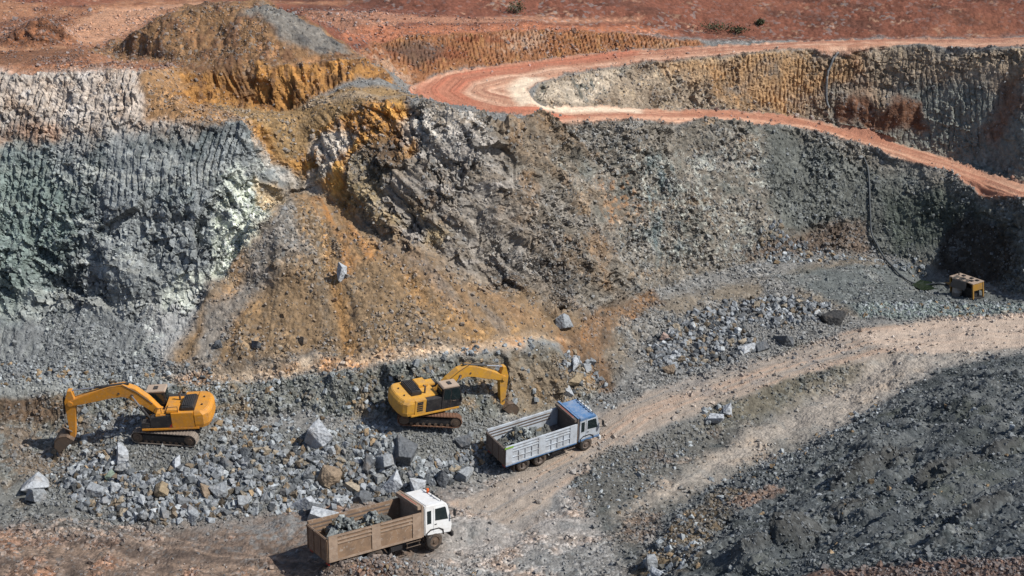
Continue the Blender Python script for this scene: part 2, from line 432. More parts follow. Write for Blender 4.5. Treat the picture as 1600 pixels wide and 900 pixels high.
# --- low step behind the excavators
m = zone([(-600, 600), (0, 602), (150, 607), (330, 602), (450, 594), (560, 579), (640, 565), (720, 555), (800, 545), (870, 547), (930, 600), (920, 630), (790, 645), (720, 656), (560, 645), (330, 650), (150, 655), (-600, 660)], .35)
kind(m, 1); weigh(m, rock=.5, floor=.4, gully=.4)
paint(m, C(106, 108, 102)); paint(m * spot(n_mid, .05, .4), C(124, 108, 84)); paint(m * spot(strk, .1, .45), C(74, 82, 80), .8); paint(m * spot(-strk, .25, .5), C(136, 140, 136), .6)
m2 = zone([(-600, 610), (60, 612), (140, 640), (60, 665), (-600, 670)], .5)
paint(m2, C(100, 82, 64)); paint(m2 * spot(n_hi, 0, .4), C(72, 62, 50))
m2 = zone([(740, 570), (860, 550), (925, 605), (900, 630), (790, 640)], .5)
paint(m2, C(128, 112, 90), .8); paint(m2 * spot(n_mid, .1, .4), C(140, 112, 72))
# bench path
m = zone([(-600, 570), (200, 578), (330, 577), (450, 568), (560, 552), (700, 538), (830, 522), (880, 540), (800, 545), (720, 555), (640, 565), (560, 579), (450, 594), (330, 602), (-600, 602)], .25, .4)
paint(m, C(128, 132, 130)); weigh(m, floor=.8)
m = zone([(250, 590), (330, 582), (450, 572), (560, 555), (700, 541), (850, 520), (890, 535), (800, 543), (640, 562), (560, 576), (450, 590), (330, 598)], .3, .5)
paint(m, C(172, 146, 116), .9); paint(m * spot(n_mid, .0, .4), C(176, 126, 76), .8); paint(m * spot(-n_mid, .2, .5), C(184, 168, 146), .8)

# --- upper ground: red soil, plateau
m = zone([(-700, 110), (0, 104), (110, 101), (280, 98), (560, 85), (640, 56), (1000, 48), (1090, 60), (1400, 58), (2300, 40), (2300, -400), (-700, -400)], .6)
paint(m, C(112, 66, 48)); paint(m * spot(n_mid + n_lo, .1, .6), C(92, 54, 40)); paint(m * spot(-n_lo, .1, .5), C(130, 80, 56), .8); paint(m * spot(beds, .1, .3), C(84, 52, 40), .7); paint(m * spot(n_hi + n_mid, .4, .7), C(150, 116, 92), .7)
kind(m * (YA > 128), 5); weigh(m, floor=.7)
m = zone([(-700, 108), (0, 104), (150, 100), (290, 96), (230, 60), (420, 4), (560, 4), (300, -2), (200, 0), (130, 14), (-700, 12)], .7)
paint(m, C(140, 96, 68)); paint(m * spot(n_mid, 0, .4), C(118, 76, 52)); paint(m * spot(-n_mid - n_hi * .4, .2, .6), C(166, 124, 90), .8)
m = zone([(40, 48), (130, 30), (160, 14), (260, 8), (420, 0), (420, 4), (250, 16), (225, 30), (215, 45), (120, 62)], .5, .6)
paint(m, C(172, 128, 98), .8); 
m = zone([(-700, 118), (0, 112), (200, 116), (290, 112), (290, 98), (110, 100), (-700, 104)], .3)
paint(m, C(146, 98, 66)); paint(m * spot(n_mid, 0, .4), C(112, 74, 52))
m = zone([(470, 22), (700, 28), (840, 26), (1000, 26), (1000, 32), (780, 36), (620, 34), (480, 30)], .5, .5)
paint(m, C(166, 118, 90), .7)
m = zone([(530, 60), (560, 40), (1000, 40), (1060, 52), (800, 50), (640, 55)], .5)
paint(m, C(162, 100, 66), .8)
# --- ochre bank behind the upper road
m = zone([(560, 80), (600, 66), (650, 54), (800, 48), (900, 49), (1000, 53), (1090, 64), (1100, 70), (1000, 78), (900, 87), (800, 99), (700, 113), (655, 130), (615, 120)], .3, .6)
kind(m, 1); weigh(m, groove=.8, gully=.3, floor=.3)
paint(m, C(136, 90, 54)); paint(m * spot(beds, -.05, .3), C(126, 74, 44)); paint(m * spot(-strk, .1, .4), C(152, 108, 62), .8)
for q in ([(755, 66), (790, 52), (860, 52), (850, 80), (780, 84)], [(545, 78), (590, 72), (640, 120), (620, 126)], [(1010, 68), (1040, 60), (1060, 66), (1030, 74)]):
    paint(zone(q, .5) * spot(n_hi + n_mid, -.3, .3), C(176, 148, 124), .6)
m = zone([(600, 72), (640, 66), (690, 72), (680, 100), (640, 104)], .5)
paint(m, C(88, 70, 58), .8)
m = zone([(860, 92), (1000, 79), (1200, 70), (1340, 62), (1340, 66), (1200, 74), (1000, 85), (860, 100)], .3, .5)
paint(m, C(130, 120, 110), .8)

# --- rock walls
lw = zone([(-600, 565), (0, 568), (200, 577), (300, 575), (270, 540), (330, 448), (372, 400), (415, 345), (445, 300), (455, 262), (390, 205), (300, 178), (215, 118), (100, 120), (-600, 118)], .35, .6)
kind(lw, 1); weigh(lw, rock=1.0, floor=.1)
paint(lw, C(126, 133, 135)); paint(lw * spot(n_mid + n_lo, .1, .5), C(94, 103, 105)); paint(lw * spot(beds + n_hi * .3, .1, .4), C(152, 156, 153), .8)
paint(lw * spot(-beds, .2, .5), C(84, 88, 90), .8)
ta = zone([(-600, 575), (200, 582), (310, 578), (330, 505), (300, 484), (200, 500), (100, 486), (-600, 490)], .6)
weigh(ta, scree=.8, rock=.12, floor=.3); paint(ta, C(108, 113, 115)); paint(ta * spot(strk, .0, .4), C(104, 108, 110)); paint(ta * spot(-strk, .15, .5), C(126, 131, 130), .7)
m = zone([(215, 470), (330, 450), (325, 520), (290, 560), (250, 560)], .5)
paint(m, C(150, 152, 152), .7)
ripped = zone([(-600, 330), (0, 330), (110, 340), (230, 300), (330, 300), (400, 280), (410, 232), (380, 200), (280, 180), (210, 120), (100, 118), (-600, 120)], .7)
weigh(ripped * .85, groove=1.1, rock=.32)
m = zone([(-600, 440), (0, 440), (60, 470), (200, 470), (200, 490), (100, 560), (0, 545), (-600, 545)], .4)
weigh(m * .35, groove=.5, scree=.5)
ww = zone([(-600, 200), (0, 205), (60, 196), (150, 205), (225, 195), (290, 195), (240, 112), (100, 116), (-600, 116)], 1.0, 1.4)
weigh(ww * .9, groove=1.0, rock=.38)
paint(ww, C(176, 164, 152)); paint(ww * spot(n_mid + strk * .5, .0, .4), C(150, 128, 108), .8); paint(ww * spot(-n_mid, .15, .5), C(190, 184, 178)); paint(ww * spot(n_lo + n_hi * .5, .1, .5), C(128, 122, 116), .6)
m = zone([(-600, 215), (0, 215), (50, 190), (110, 196), (100, 212), (0, 235), (-600, 230)], .4)
paint(m, C(150, 116, 92), .8)
m = zone([(-600, 500), (0, 500), (60, 460), (130, 330), (60, 240), (-600, 250)], 1.2)
paint(m, C(104, 124, 118), .7)
pale = zone([(335, 405), (340, 330), (365, 285), (420, 300), (444, 312), (440, 352), (405, 382), (390, 410), (350, 425), (300, 462), (240, 470), (250, 455), (325, 430)], .4)
paint(pale * spot(n_mid + n_hi * .6 + .2, -.3, .15), C(196, 204, 190), .95)
paint(lw * spot(n_mid * .6 + n_hi + beds * .5, .30, .55) * (PA[:, 2] < 17), C(170, 180, 174), .25 + .55 * spot(XA, -27, -19))
m = zone([(410, 295), (445, 300), (445, 350), (425, 360)], .3)
paint(m, C(188, 160, 116), .8)

mw = zone([(445, 300), (458, 262), (390, 205), (385, 186), (470, 182), (545, 174), (610, 163), (665, 160), (735, 180), (862, 190), (1000, 189), (1110, 186), (1240, 198), (1360, 229), (1480, 268), (1600, 312), (1800, 390), (2300, 520), (2300, 620), (1800, 520), (1600, 462), (1540, 440), (1480, 428), (1420, 408), (1360, 392), (1240, 397), (1110, 425), (1000, 458), (935, 485), (890, 500), (760, 452), (640, 402), (580, 368), (520, 322), (462, 306)], .3, .5)
kind(mw, 1); weigh(mw, rock=1.0, floor=.15)
weigh(mw * smooth(-2, 6, XA) * .6, rock=.75, scree=.7, floor=.2)
paint(mw, C(116, 110, 100)); paint(mw * spot(n_mid + n_hi * .3, .05, .45), C(84, 84, 82)); paint(mw * spot(beds + n_hi * .3, .15, .4), C(146, 142, 134), .7); paint(mw * spot(-beds + n_mid, .3, .7), C(128, 104, 74), .6)
m = zone([(560, 260), (700, 170), (800, 250), (900, 420), (880, 490), (760, 450), (640, 400)], 1.2)
paint(m * mw, C(122, 110, 96), .6); paint(m * mw * spot(strk + n_mid, .1, .5), C(82, 76, 70), .7); paint(m * mw * spot(-beds, .1, .4), C(150, 146, 142), .7)
m = zone([(1180, 190), (1240, 198), (1420, 247), (1600, 312), (2000, 480), (2000, 560), (1600, 470), (1420, 410), (1300, 395), (1220, 395)], 1.2)
paint(m * mw, C(82, 89, 87), .8); paint(m * mw * spot(n_mid, .1, .5), C(104, 108, 105), .7); weigh(m * mw * .5, groove=.6, rock=.6)
m = zone([(1380, 300), (1470, 290), (1560, 320), (1500, 380), (1400, 390)], .8)
paint(m * mw, C(62, 72, 64), .7)
m = zone([(830, 200), (1180, 195), (1230, 390), (1100, 425), (980, 380), (900, 300)], 1.2)
paint(m * mw * spot(n_hi + n_mid * .6, .1, .4), C(160, 164, 156), .7); paint(m * mw * spot(-n_mid, .15, .5), C(92, 98, 94), .7)
m = zone([(930, 290), (990, 270), (1010, 330), (960, 350)], .6)
paint(m * mw * spot(n_hi, -.1, .3), C(170, 120, 66), .7)
m = zone([(990, 250), (1060, 240), (1050, 300), (1080, 400), (1030, 400), (1000, 340)], .8)
paint(m * mw * spot(strk, -.1, .3), C(100, 128, 134), .6)
rib_s = XA * .80 + PA[:, 2] * .95
rib = fbm(np.stack([rib_s * .62, (XA - PA[:, 2]) * .07, YA * .05], 1), 4, 191)
ribw = mw * smooth(-17, -12, XA) * smooth(12, 4, XA)
paint(ribw * spot(rib, .05, .35), C(122, 104, 82), .75); paint(ribw * spot(-rib, .1, .35), C(142, 138, 132), .6); paint(ribw * spot(rib + n_hi * .4, .3, .55), C(76, 70, 62), .7)
paint(mw * spot(n_mid * .6 - n_lo + n_hi * .2, .2, .55) * smooth(24, 14, XA), C(132, 106, 76), .6)
# dark cavity rocks by the pump
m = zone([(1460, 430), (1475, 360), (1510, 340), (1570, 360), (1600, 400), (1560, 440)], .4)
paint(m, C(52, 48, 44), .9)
m = zone([(1150, 395), (1250, 355), (1350, 345), (1360, 395), (1250, 400)], .5)
paint(m, C(104, 84, 68), .7)
# ochre bluff
ob = zone([(370, 178), (470, 168), (545, 158), (640, 150), (640, 200), (650, 235), (610, 258), (560, 240), (545, 280), (570, 330), (540, 345), (500, 300), (470, 265), (440, 238), (395, 215)], .5)
weigh(ob * .8, gully=.9, rock=.5)
paint(ob, C(166, 120, 54)); paint(ob * spot(n_mid, .0, .4), C(134, 94, 48)); paint(ob * spot(-n_mid + strk * .5, .1, .5), C(196, 146, 62))
for q, a in (([(470, 250), (480, 215), (540, 195), (560, 215), (530, 270), (500, 300)], .85), ([(385, 205), (420, 220), (480, 260), (510, 320), (480, 300), (420, 250)], .7),
             ([(620, 200), (680, 170), (740, 190), (790, 240), (760, 240), (690, 230), (640, 250)], .6)):
    m = zone(q, .35); paint(m * spot(n_mid + strk, -.3, .3), C(186, 180, 170), a)
m = zone([(560, 262), (600, 215), (640, 235), (600, 300), (580, 300)], .4)
paint(m, C(84, 76, 66), .8)
m = zone([(470, 265), (560, 260), (640, 320), (760, 440), (640, 400), (545, 330)], .7)
paint(m * mw * spot(n_mid, -.2, .3), C(146, 128, 90), .7)
# crest path and second ochre slope
m = zone([(280, 180), (300, 156), (480, 155), (620, 142), (665, 158), (545, 172), (400, 186)], .4)
paint(m, C(136, 110, 72)); weigh(m, floor=.8); KIND[m > .5] = 0
m = zone([(440, 166), (480, 159), (600, 149), (650, 152), (600, 156), (480, 170)], .2, .3)
paint(m, C(146, 134, 118), .45)
m = zone([(230, 185), (215, 115), (280, 100), (320, 160), (380, 186), (300, 190)], .5)
paint(m, C(142, 108, 70)); weigh(m, floor=.5, scree=.5)
s2 = zone([(270, 150), (285, 102), (400, 106), (470, 98), (540, 90), (592, 106), (628, 142), (480, 158), (300, 160)], .35)
kind(s2, 1); weigh(s2, gully=1.0, rock=.15)
paint(s2, C(152, 108, 50)); paint(s2 * spot(strk, .0, .35), C(112, 78, 42)); paint(s2 * spot(-strk, .1, .4), C(178, 126, 56))
hpz = zone([(140, 80), (180, 58), (240, 38), (285, 8), (350, 10), (420, 2), (480, 34), (560, 82), (592, 104), (540, 92), (470, 100), (400, 106), (285, 104), (230, 95)], .3, .5)
kind(hpz, 4); weigh(hpz, scree=1.0, floor=.2)
paint(hpz, C(124, 94, 62)); paint(hpz * spot(strk, -.05, .3), C(108, 78, 54)); paint(hpz * spot(-strk, .1, .4), C(146, 106, 68))
m = zone([(380, 24), (410, 4), (470, 30), (540, 80), (505, 88), (440, 60)], .4)
paint(m, C(112, 108, 102)); paint(m * spot(strk, .1, .4), C(80, 78, 76))
sbz = zone([(0, 62), (30, 48), (66, 24), (100, 50), (122, 66), (60, 74), (0, 74)], .25, .4)
kind(sbz, 4); weigh(sbz, scree=1.0, rock=.2)
paint(sbz, C(104, 68, 46)); paint(sbz * spot(n_hi, .0, .4), C(136, 88, 56))
m = zone([(-300, 84), (0, 82), (90, 76), (150, 88), (100, 98), (-300, 98)], .3)
paint(m, C(110, 74, 50), .8)

# --- scree fan
sc = zone([(250, 568), (330, 450), (372, 400), (418, 345), (448, 305), (470, 300), (520, 318), (580, 362), (640, 398), (700, 425), (760, 448), (840, 470), (900, 500), (870, 515), (830, 522), (700, 539), (560, 553), (450, 567), (330, 576)], .7, .9)
KIND[(sc > .5)] = 3; weigh(sc, scree=1.0)
ap = drape(470, 300)
th = np.arctan2(XA - ap.x, ap.y + 2.5 - YA); rr_ = np.hypot(XA - ap.x, YA - ap.y - 2.5)
fan = fbm(np.stack([th * 9, rr_ * .10, th * 0], 1), 4, 195, .6)
paint(sc, C(126, 104, 76)); paint(sc * spot(fan + n_lo * .5 + n_hi * .2, .05, .55), C(112, 98, 80), .7); paint(sc * spot(-fan + n_mid * .3 + n_hi * .2, .05, .55), C(158, 118, 66), .8); paint(sc * spot(n_hi + n_mid * .4, .25, .55), C(136, 116, 86), .5)
m = zone([(420, 345), (450, 302), (475, 400), (400, 460), (330, 570), (290, 575), (330, 470)], .6)
paint(m * sc, C(116, 114, 110), .85)
m = zone([(475, 308), (520, 322), (600, 400), (560, 420), (545, 450), (530, 380)], .5)
paint(m * sc * spot(fan + n_mid * .4, -.4, .3), C(164, 112, 50), .85)
m = zone([(600, 395), (690, 430), (840, 480), (860, 510), (780, 520), (700, 470)], .6)
paint(m * sc * spot(fan, -.2, .3), C(138, 106, 74), .6); paint(m * sc * spot(-fan, 0, .3), C(116, 108, 100), .8)
m = zone([(700, 500), (840, 510), (860, 525), (700, 540), (560, 552), (600, 530)], .5)
paint(m * spot(n_mid + n_hi * .5, -.1, .4), C(156, 122, 76), .7)

# --- upper right wall, between the two legs of the road
uw = zone([(830, 152), (846, 130), (880, 119), (1000, 99), (1110, 90), (1250, 79), (1390, 71), (1600, 74), (2300, 90), (2300, 455), (1800, 350), (1600, 284), (1480, 245), (1360, 211), (1240, 181), (1110, 171), (860, 167)], .2, .3)
kind(uw, 1); weigh(uw, rock=.7, groove=.35, floor=.2)
paint(uw, C(138, 124, 106)); paint(uw * spot(n_mid, .0, .4), C(116, 100, 82)); paint(uw * spot(-strk, .1, .4), C(166, 148, 122), .8)
m = zone([(830, 152), (846, 130), (980, 102), (960, 140), (900, 160)], .4)
paint(m * uw, C(176, 164, 146), .7); paint(m * uw * spot(strk, .1, .35), C(78, 82, 76), .8)
m = zone([(1030, 97), (1250, 78), (1340, 74), (1330, 130), (1270, 165), (1190, 175), (1120, 155), (1100, 120)], .8)
weigh(m * uw * .8, groove=1.0, rock=.12); paint(m * uw, C(168, 126, 74), .85); paint(m * uw * spot(n_mid + strk * .4, .1, .4), C(128, 108, 84), .8)
m = zone([(1330, 74), (2300, 80), (2300, 200), (1600, 135), (1500, 118), (1420, 130), (1340, 140)], .8)
weigh(m * uw * .8, groove=1.0, rock=.12); paint(m * uw, C(150, 114, 84)); paint(m * uw * spot(n_mid, .0, .4), C(118, 90, 68))
m = zone([(1300, 150), (1400, 128), (1500, 116), (1600, 134), (2300, 200), (2300, 455), (1800, 350), (1600, 282), (1480, 243), (1360, 209), (1300, 194)], .7)
weigh(m * uw * .6, groove=.8, rock=.25); paint(m * uw, C(112, 116, 111)); paint(m * uw * spot(n_mid, .05, .5), C(94, 99, 96)); paint(m * uw * spot(-n_mid + n_hi * .4, .15, .5), C(124, 124, 116), .7)
for q in ([(1130, 140), (1200, 110), (1215, 116), (1150, 140)], [(1230, 145), (1340, 112), (1352, 118), (1250, 158)]):
    paint(zone(q, .3, .5), C(112, 112, 110), .85)
m = zone([(1560, 150), (1590, 130), (1600, 180), (1530, 200)], .4)
paint(m, C(118, 82, 60), .7)
bm_ = zone([(1300, 186), (1308, 160), (1350, 150), (1400, 152), (1436, 170), (1452, 203), (1400, 203), (1340, 194)], .15, .3)
kind(bm_, 4); weigh(bm_, scree=1.0, rock=.15); paint(bm_, C(104, 72, 52)); paint(bm_ * spot(n_hi, .0, .4), C(82, 56, 42))
m = zone([(1190, 175), (1300, 160), (1310, 192), (1240, 181)], .4)
paint(m * uw, C(112, 106, 96), .8)

# --- haul roads
lane = plan([(2200, 478), (1800, 370), (1600, 298), (1540, 277), (1480, 257), (1420, 238), (1360, 220), (1300, 204), (1240, 190), (1180, 182), (1110, 179), (1050, 178.5), (1000, 179), (925, 179), (860, 178), (790, 168), (740, 156), (715, 142), (730, 128), (790, 116), (880, 105), (1000, 89), (1110, 81), (1250, 72), (1400, 65.5), (1600, 66), (2200, 70)])
rd = zone([(2300, 520), (1800, 388), (1600, 311), (1480, 267), (1360, 228), (1240, 197), (1110, 185), (1000, 188), (925, 189), (870, 189), (840, 185), (770, 175), (700, 164), (650, 151), (640, 136), (660, 127), (700, 115), (800, 100), (900, 88), (1000, 79), (1100, 73), (1250, 66), (1400, 61), (1600, 59), (2300, 50),
           (2300, 84), (1600, 72), (1400, 69), (1250, 76), (1110, 88), (1000, 98), (880, 117), (845, 128), (824, 142), (830, 156), (862, 168), (1000, 171), (1110, 173), (1240, 182), (1360, 212), (1480, 246), (1600, 285), (1800, 352), (2300, 470)], .12, .25)
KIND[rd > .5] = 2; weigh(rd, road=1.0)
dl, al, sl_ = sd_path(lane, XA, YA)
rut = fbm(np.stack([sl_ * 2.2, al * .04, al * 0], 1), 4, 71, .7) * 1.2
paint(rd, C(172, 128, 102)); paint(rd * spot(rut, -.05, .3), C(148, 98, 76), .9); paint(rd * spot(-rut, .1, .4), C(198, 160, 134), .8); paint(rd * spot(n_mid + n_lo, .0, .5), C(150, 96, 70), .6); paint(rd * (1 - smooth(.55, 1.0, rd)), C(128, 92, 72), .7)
m = zone([(640, 140), (660, 126), (780, 100), (900, 86), (1000, 80), (1000, 86), (860, 104), (740, 128), (720, 146), (760, 168), (900, 184), (880, 190), (760, 176), (650, 154)], .5, .4)
paint(m * rd, C(158, 94, 68), .8); paint(m * rd * spot(rut, .0, .3), C(180, 106, 78), .7)
m = zone([(790, 140), (822, 120), (850, 122), (826, 142), (836, 156), (900, 167), (1000, 171), (1000, 178), (880, 176), (810, 166)], .5, .4)
paint(m * rd, C(206, 190, 166), .85)
fl = plan([(760, 790), (860, 735), (960, 680), (1000, 650), (1110, 606), (1240, 560), (1340, 532), (1450, 520), (1600, 515), (1900, 530)])
fr = zone([(700, 790), (800, 740), (930, 655), (1000, 618), (1120, 578), (1240, 548), (1330, 517), (1450, 499), (1600, 490), (2000, 500), (2000, 560), (1600, 546), (1400, 552), (1300, 572), (1200, 603), (1100, 640), (1000, 680), (930, 715), (860, 770), (820, 830)], .35, .6)
KIND[fr > .5] = 2; weigh(fr, road=.8, floor=.4)
fl2 = plan([(-200, 862), (0, 850), (130, 838), (230, 862), (330, 880), (480, 888), (600, 905)])
dl2, al2, sl2 = sd_path(fl2, XA, YA)
rt2 = fbm(np.stack([sl2 * 2.4, al2 * .08, al2 * 0], 1), 3, 79)
paint(smooth(3.2, 1.5, dl2) * spot(rt2, .05, .3), C(86, 74, 66), .55); paint(smooth(3.2, 1.5, dl2) * spot(-rt2, .1, .35), C(144, 122, 104), .5)
dl, al, sl_ = sd_path(fl, XA, YA)
rut2 = fbm(np.stack([sl_ * 1.3, al * .05, al * 0], 1), 4, 77, .7)
paint(fr, C(142, 131, 120)); paint(fr * spot(rut2, .0, .3), C(160, 136, 117), .8); paint(fr * spot(-rut2, .05, .35), C(122, 118, 114), .9); paint(fr * spot(n_mid, .2, .6), C(128, 122, 118), .6)
m = zone([(1330, 530), (1450, 500), (1600, 490), (1800, 495), (1800, 550), (1600, 545), (1420, 552)], .6)
paint(m * fr, C(176, 158, 142), .7)
rutA = rut * rd + rut2 * fr
berm = rd * (1 - rd) * 4 * spot(n_hi + n_mid, -.3, .4)

# ------------------------------------------------------------------ relief: facets of broken rock, teeth marks, gullies, stones
NA = NRM.reshape(-1, 3)[ACT]
D = np.zeros(len(ACT))
w = W['rock']
s = w > .02
q = PA[s] * np.array([1, 1, 1.0]) + wob[s][:, [0, 1, 0]] * .3
rot = Matrix.Rotation(.5, 3, 'Y') @ Matrix.Rotation(.4, 3, 'Z')
q = q @ np.array(rot).T * np.array([1.0, 1.0, .8])
d1, g1, h1, p1 = worley(q / 2.6, 101)
d2, g2, h2, p2 = worley(q / .95 + 7, 102)
d3, g3, h3, p3 = worley(q / .38 + 3, 103)
RW = smooth(-2, 6, XA[s]) * smooth(93, 100, YA[s]); big = 1 - .8 * RW
mod = .35 + 1.0 * spot(fbm(PA[s] * .25, 3, 105), -.25, .35)
D[s] += w[s] * ((1.25 - .25 * RW) * big * ((h1 - .5) * .50 + p1 * .7) + mod * (1 - .35 * RW) * ((h2 - .5) * .30 + p2 * .48) + mod * ((h3 - .5) * .20 + p3 * .28))
K[s] *= (1 + .30 * w[s] * (h2 - .5) + .40 * w[s] * (h3 - .5))[:, None]     # each block has its own shade of stone
D += w * fbm(PA * .18, 3, 111) * 1.3 * (1 - uw) + ribw * rib * 1.1
# bucket teeth marks
w = W['groove']
ph = (XA * 1.0 + YA * .25 - PA[:, 2] * np.where(XA < -12, .28, .02) + fbm(PA * .35, 3, 121) * .55) / np.where(YA > 116, .42, .52)
tri = np.abs((ph % 1.0) - .5) * 2
D += w * ((smooth(0, .40, tri) - .6) * .23 * (.2 + .9 * spot(fbm(PA * .6, 3, 123), -.4, .35)) + fbm(PA * np.array([3.2, 3.2, 1.4]), 4, 125) * np.where(YA > 116, .11, .20))
# ridges and slumps of the near bank run up to the right
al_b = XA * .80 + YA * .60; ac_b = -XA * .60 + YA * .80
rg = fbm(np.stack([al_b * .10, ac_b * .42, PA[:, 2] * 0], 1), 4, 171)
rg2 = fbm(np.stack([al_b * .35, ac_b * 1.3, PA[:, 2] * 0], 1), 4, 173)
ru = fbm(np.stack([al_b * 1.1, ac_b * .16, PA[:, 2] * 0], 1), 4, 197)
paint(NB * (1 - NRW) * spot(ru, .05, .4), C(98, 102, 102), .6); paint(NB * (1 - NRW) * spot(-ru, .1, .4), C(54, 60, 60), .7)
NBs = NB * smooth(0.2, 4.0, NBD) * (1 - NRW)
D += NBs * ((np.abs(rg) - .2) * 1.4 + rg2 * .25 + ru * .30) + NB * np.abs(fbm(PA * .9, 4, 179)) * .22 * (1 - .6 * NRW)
for (a, b, rx, ry, h_) in [(1345, 742, 3.0, .8, .9), (1245, 845, 1.6, 1.0, 1.1), (1480, 745, 2.6, 1.0, .9), (1180, 870, 1.3, .9, .9), (1560, 705, 2.0, .8, .8), (1410, 715, 1.6, .6, .6), (1330, 800, 1.8, .7, .6), (1540, 800, 2.2, .8, .7)]:
    c = drape(a, b)
    u_ = ((XA - c.x) * .80 + (YA - c.y) * .60) / rx; v_ = (-(XA - c.x) * .60 + (YA - c.y) * .80) / ry
    bump = np.clip(1 - u_ * u_ - v_ * v_ + fbm(PA * 1.4, 3, 177) * .6, 0, 1) * NB * (1 - NR)
    D += np.sqrt(bump) * h_
    W['rock'] = np.maximum(W['rock'], 0)
    paint(bump ** .3 * .8, C(62, 62, 60))
# gullies
w = W['gully']
gl = fbm(np.stack([XA * 1.15 + PA[:, 2] * .5, YA * .35, PA[:, 2] * .18], 1), 4, 131)
D += w * (-np.abs(gl) * 1.1 + .22 + fbm(PA * 1.6, 3, 133) * .3)
# scree and floors
w = W['scree']
fanD = (fan * .20 + fbm(PA * .9, 3, 199) * .12) * (sc > .5)
D += w * (np.where(sc > .5, fanD, strk * .28) + fbm(PA * 2.2, 4, 141) * .16 + fbm(PA * .3, 2, 143) * .5)
w = W['floor']
hum = fbm(PA * .5, 4, 151)
fine_n = fbm(PA * 2.8, 4, 153)
D += w * (hum * .42 + fine_n * .14 * (.3 + spot(n_mid + n_lo, -.3, .4)))
w = W['road']
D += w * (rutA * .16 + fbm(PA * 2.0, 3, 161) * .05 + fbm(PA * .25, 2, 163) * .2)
D += berm * .22
# trampled flat where the machines stand
FLAT = [(258, 690, 3.4), (672, 668, 3.0), (585, 868, 3.6), (845, 718, 4.2), (640, 860, 3.2), (900, 700, 3.2), (1520, 466, 2.4)]
for a, b, r in FLAT:
    c = drape(a, b)
    D *= smooth(r * .6, r * 1.2, np.hypot(XA - c.x, (YA - c.y)))
c = drape(592, 890)
D += .75 * np.clip(1 - ((XA - c.x) / 3.4) ** 2 - ((YA - c.y + .35) / .75) ** 2, 0, 1) ** .7 + 0
# the brown heap against the wall
c = drape(1378, 190)
bump = np.clip(1 - ((XA - c.x) / 4.4) ** 2 - ((YA - c.y - .3) / 1.5) ** 2, 0, 1)
D += np.sqrt(bump) * 1.0 * smooth(c.z + 3.0, c.z + 1.4, PA[:, 2])
PN = Pf.copy()
PN[ACT] = PA + NA * D[:, None]
PN[ACT, 2] += 0
VERT = PN.astype(np.float32)
COLR = np.tile(C(108, 66, 50), (len(Pf), 1))
K = K * .86 + .14 * K.mean(1, keepdims=True)
K *= np.array([1.03, 1.0, .96])
gritA = np.clip(.25 + .5 * W['floor'] + .4 * W['scree'] + .3 * W['rock'] - W['road'] * .25, 0, 1) * (.35 + .9 * spot(n_mid + n_lo, -.3, .4))
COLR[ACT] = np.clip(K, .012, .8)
gritA *= 1 - .8 * PALE
GRIT = np.full(len(Pf), .5); GRIT[ACT] = np.clip(gritA, 0, 1)
KND = np.full(len(Pf), 5, np.int8)
KND[ACT] = KIND
KND[(Yf < 60) & (KND == 5)] = 0

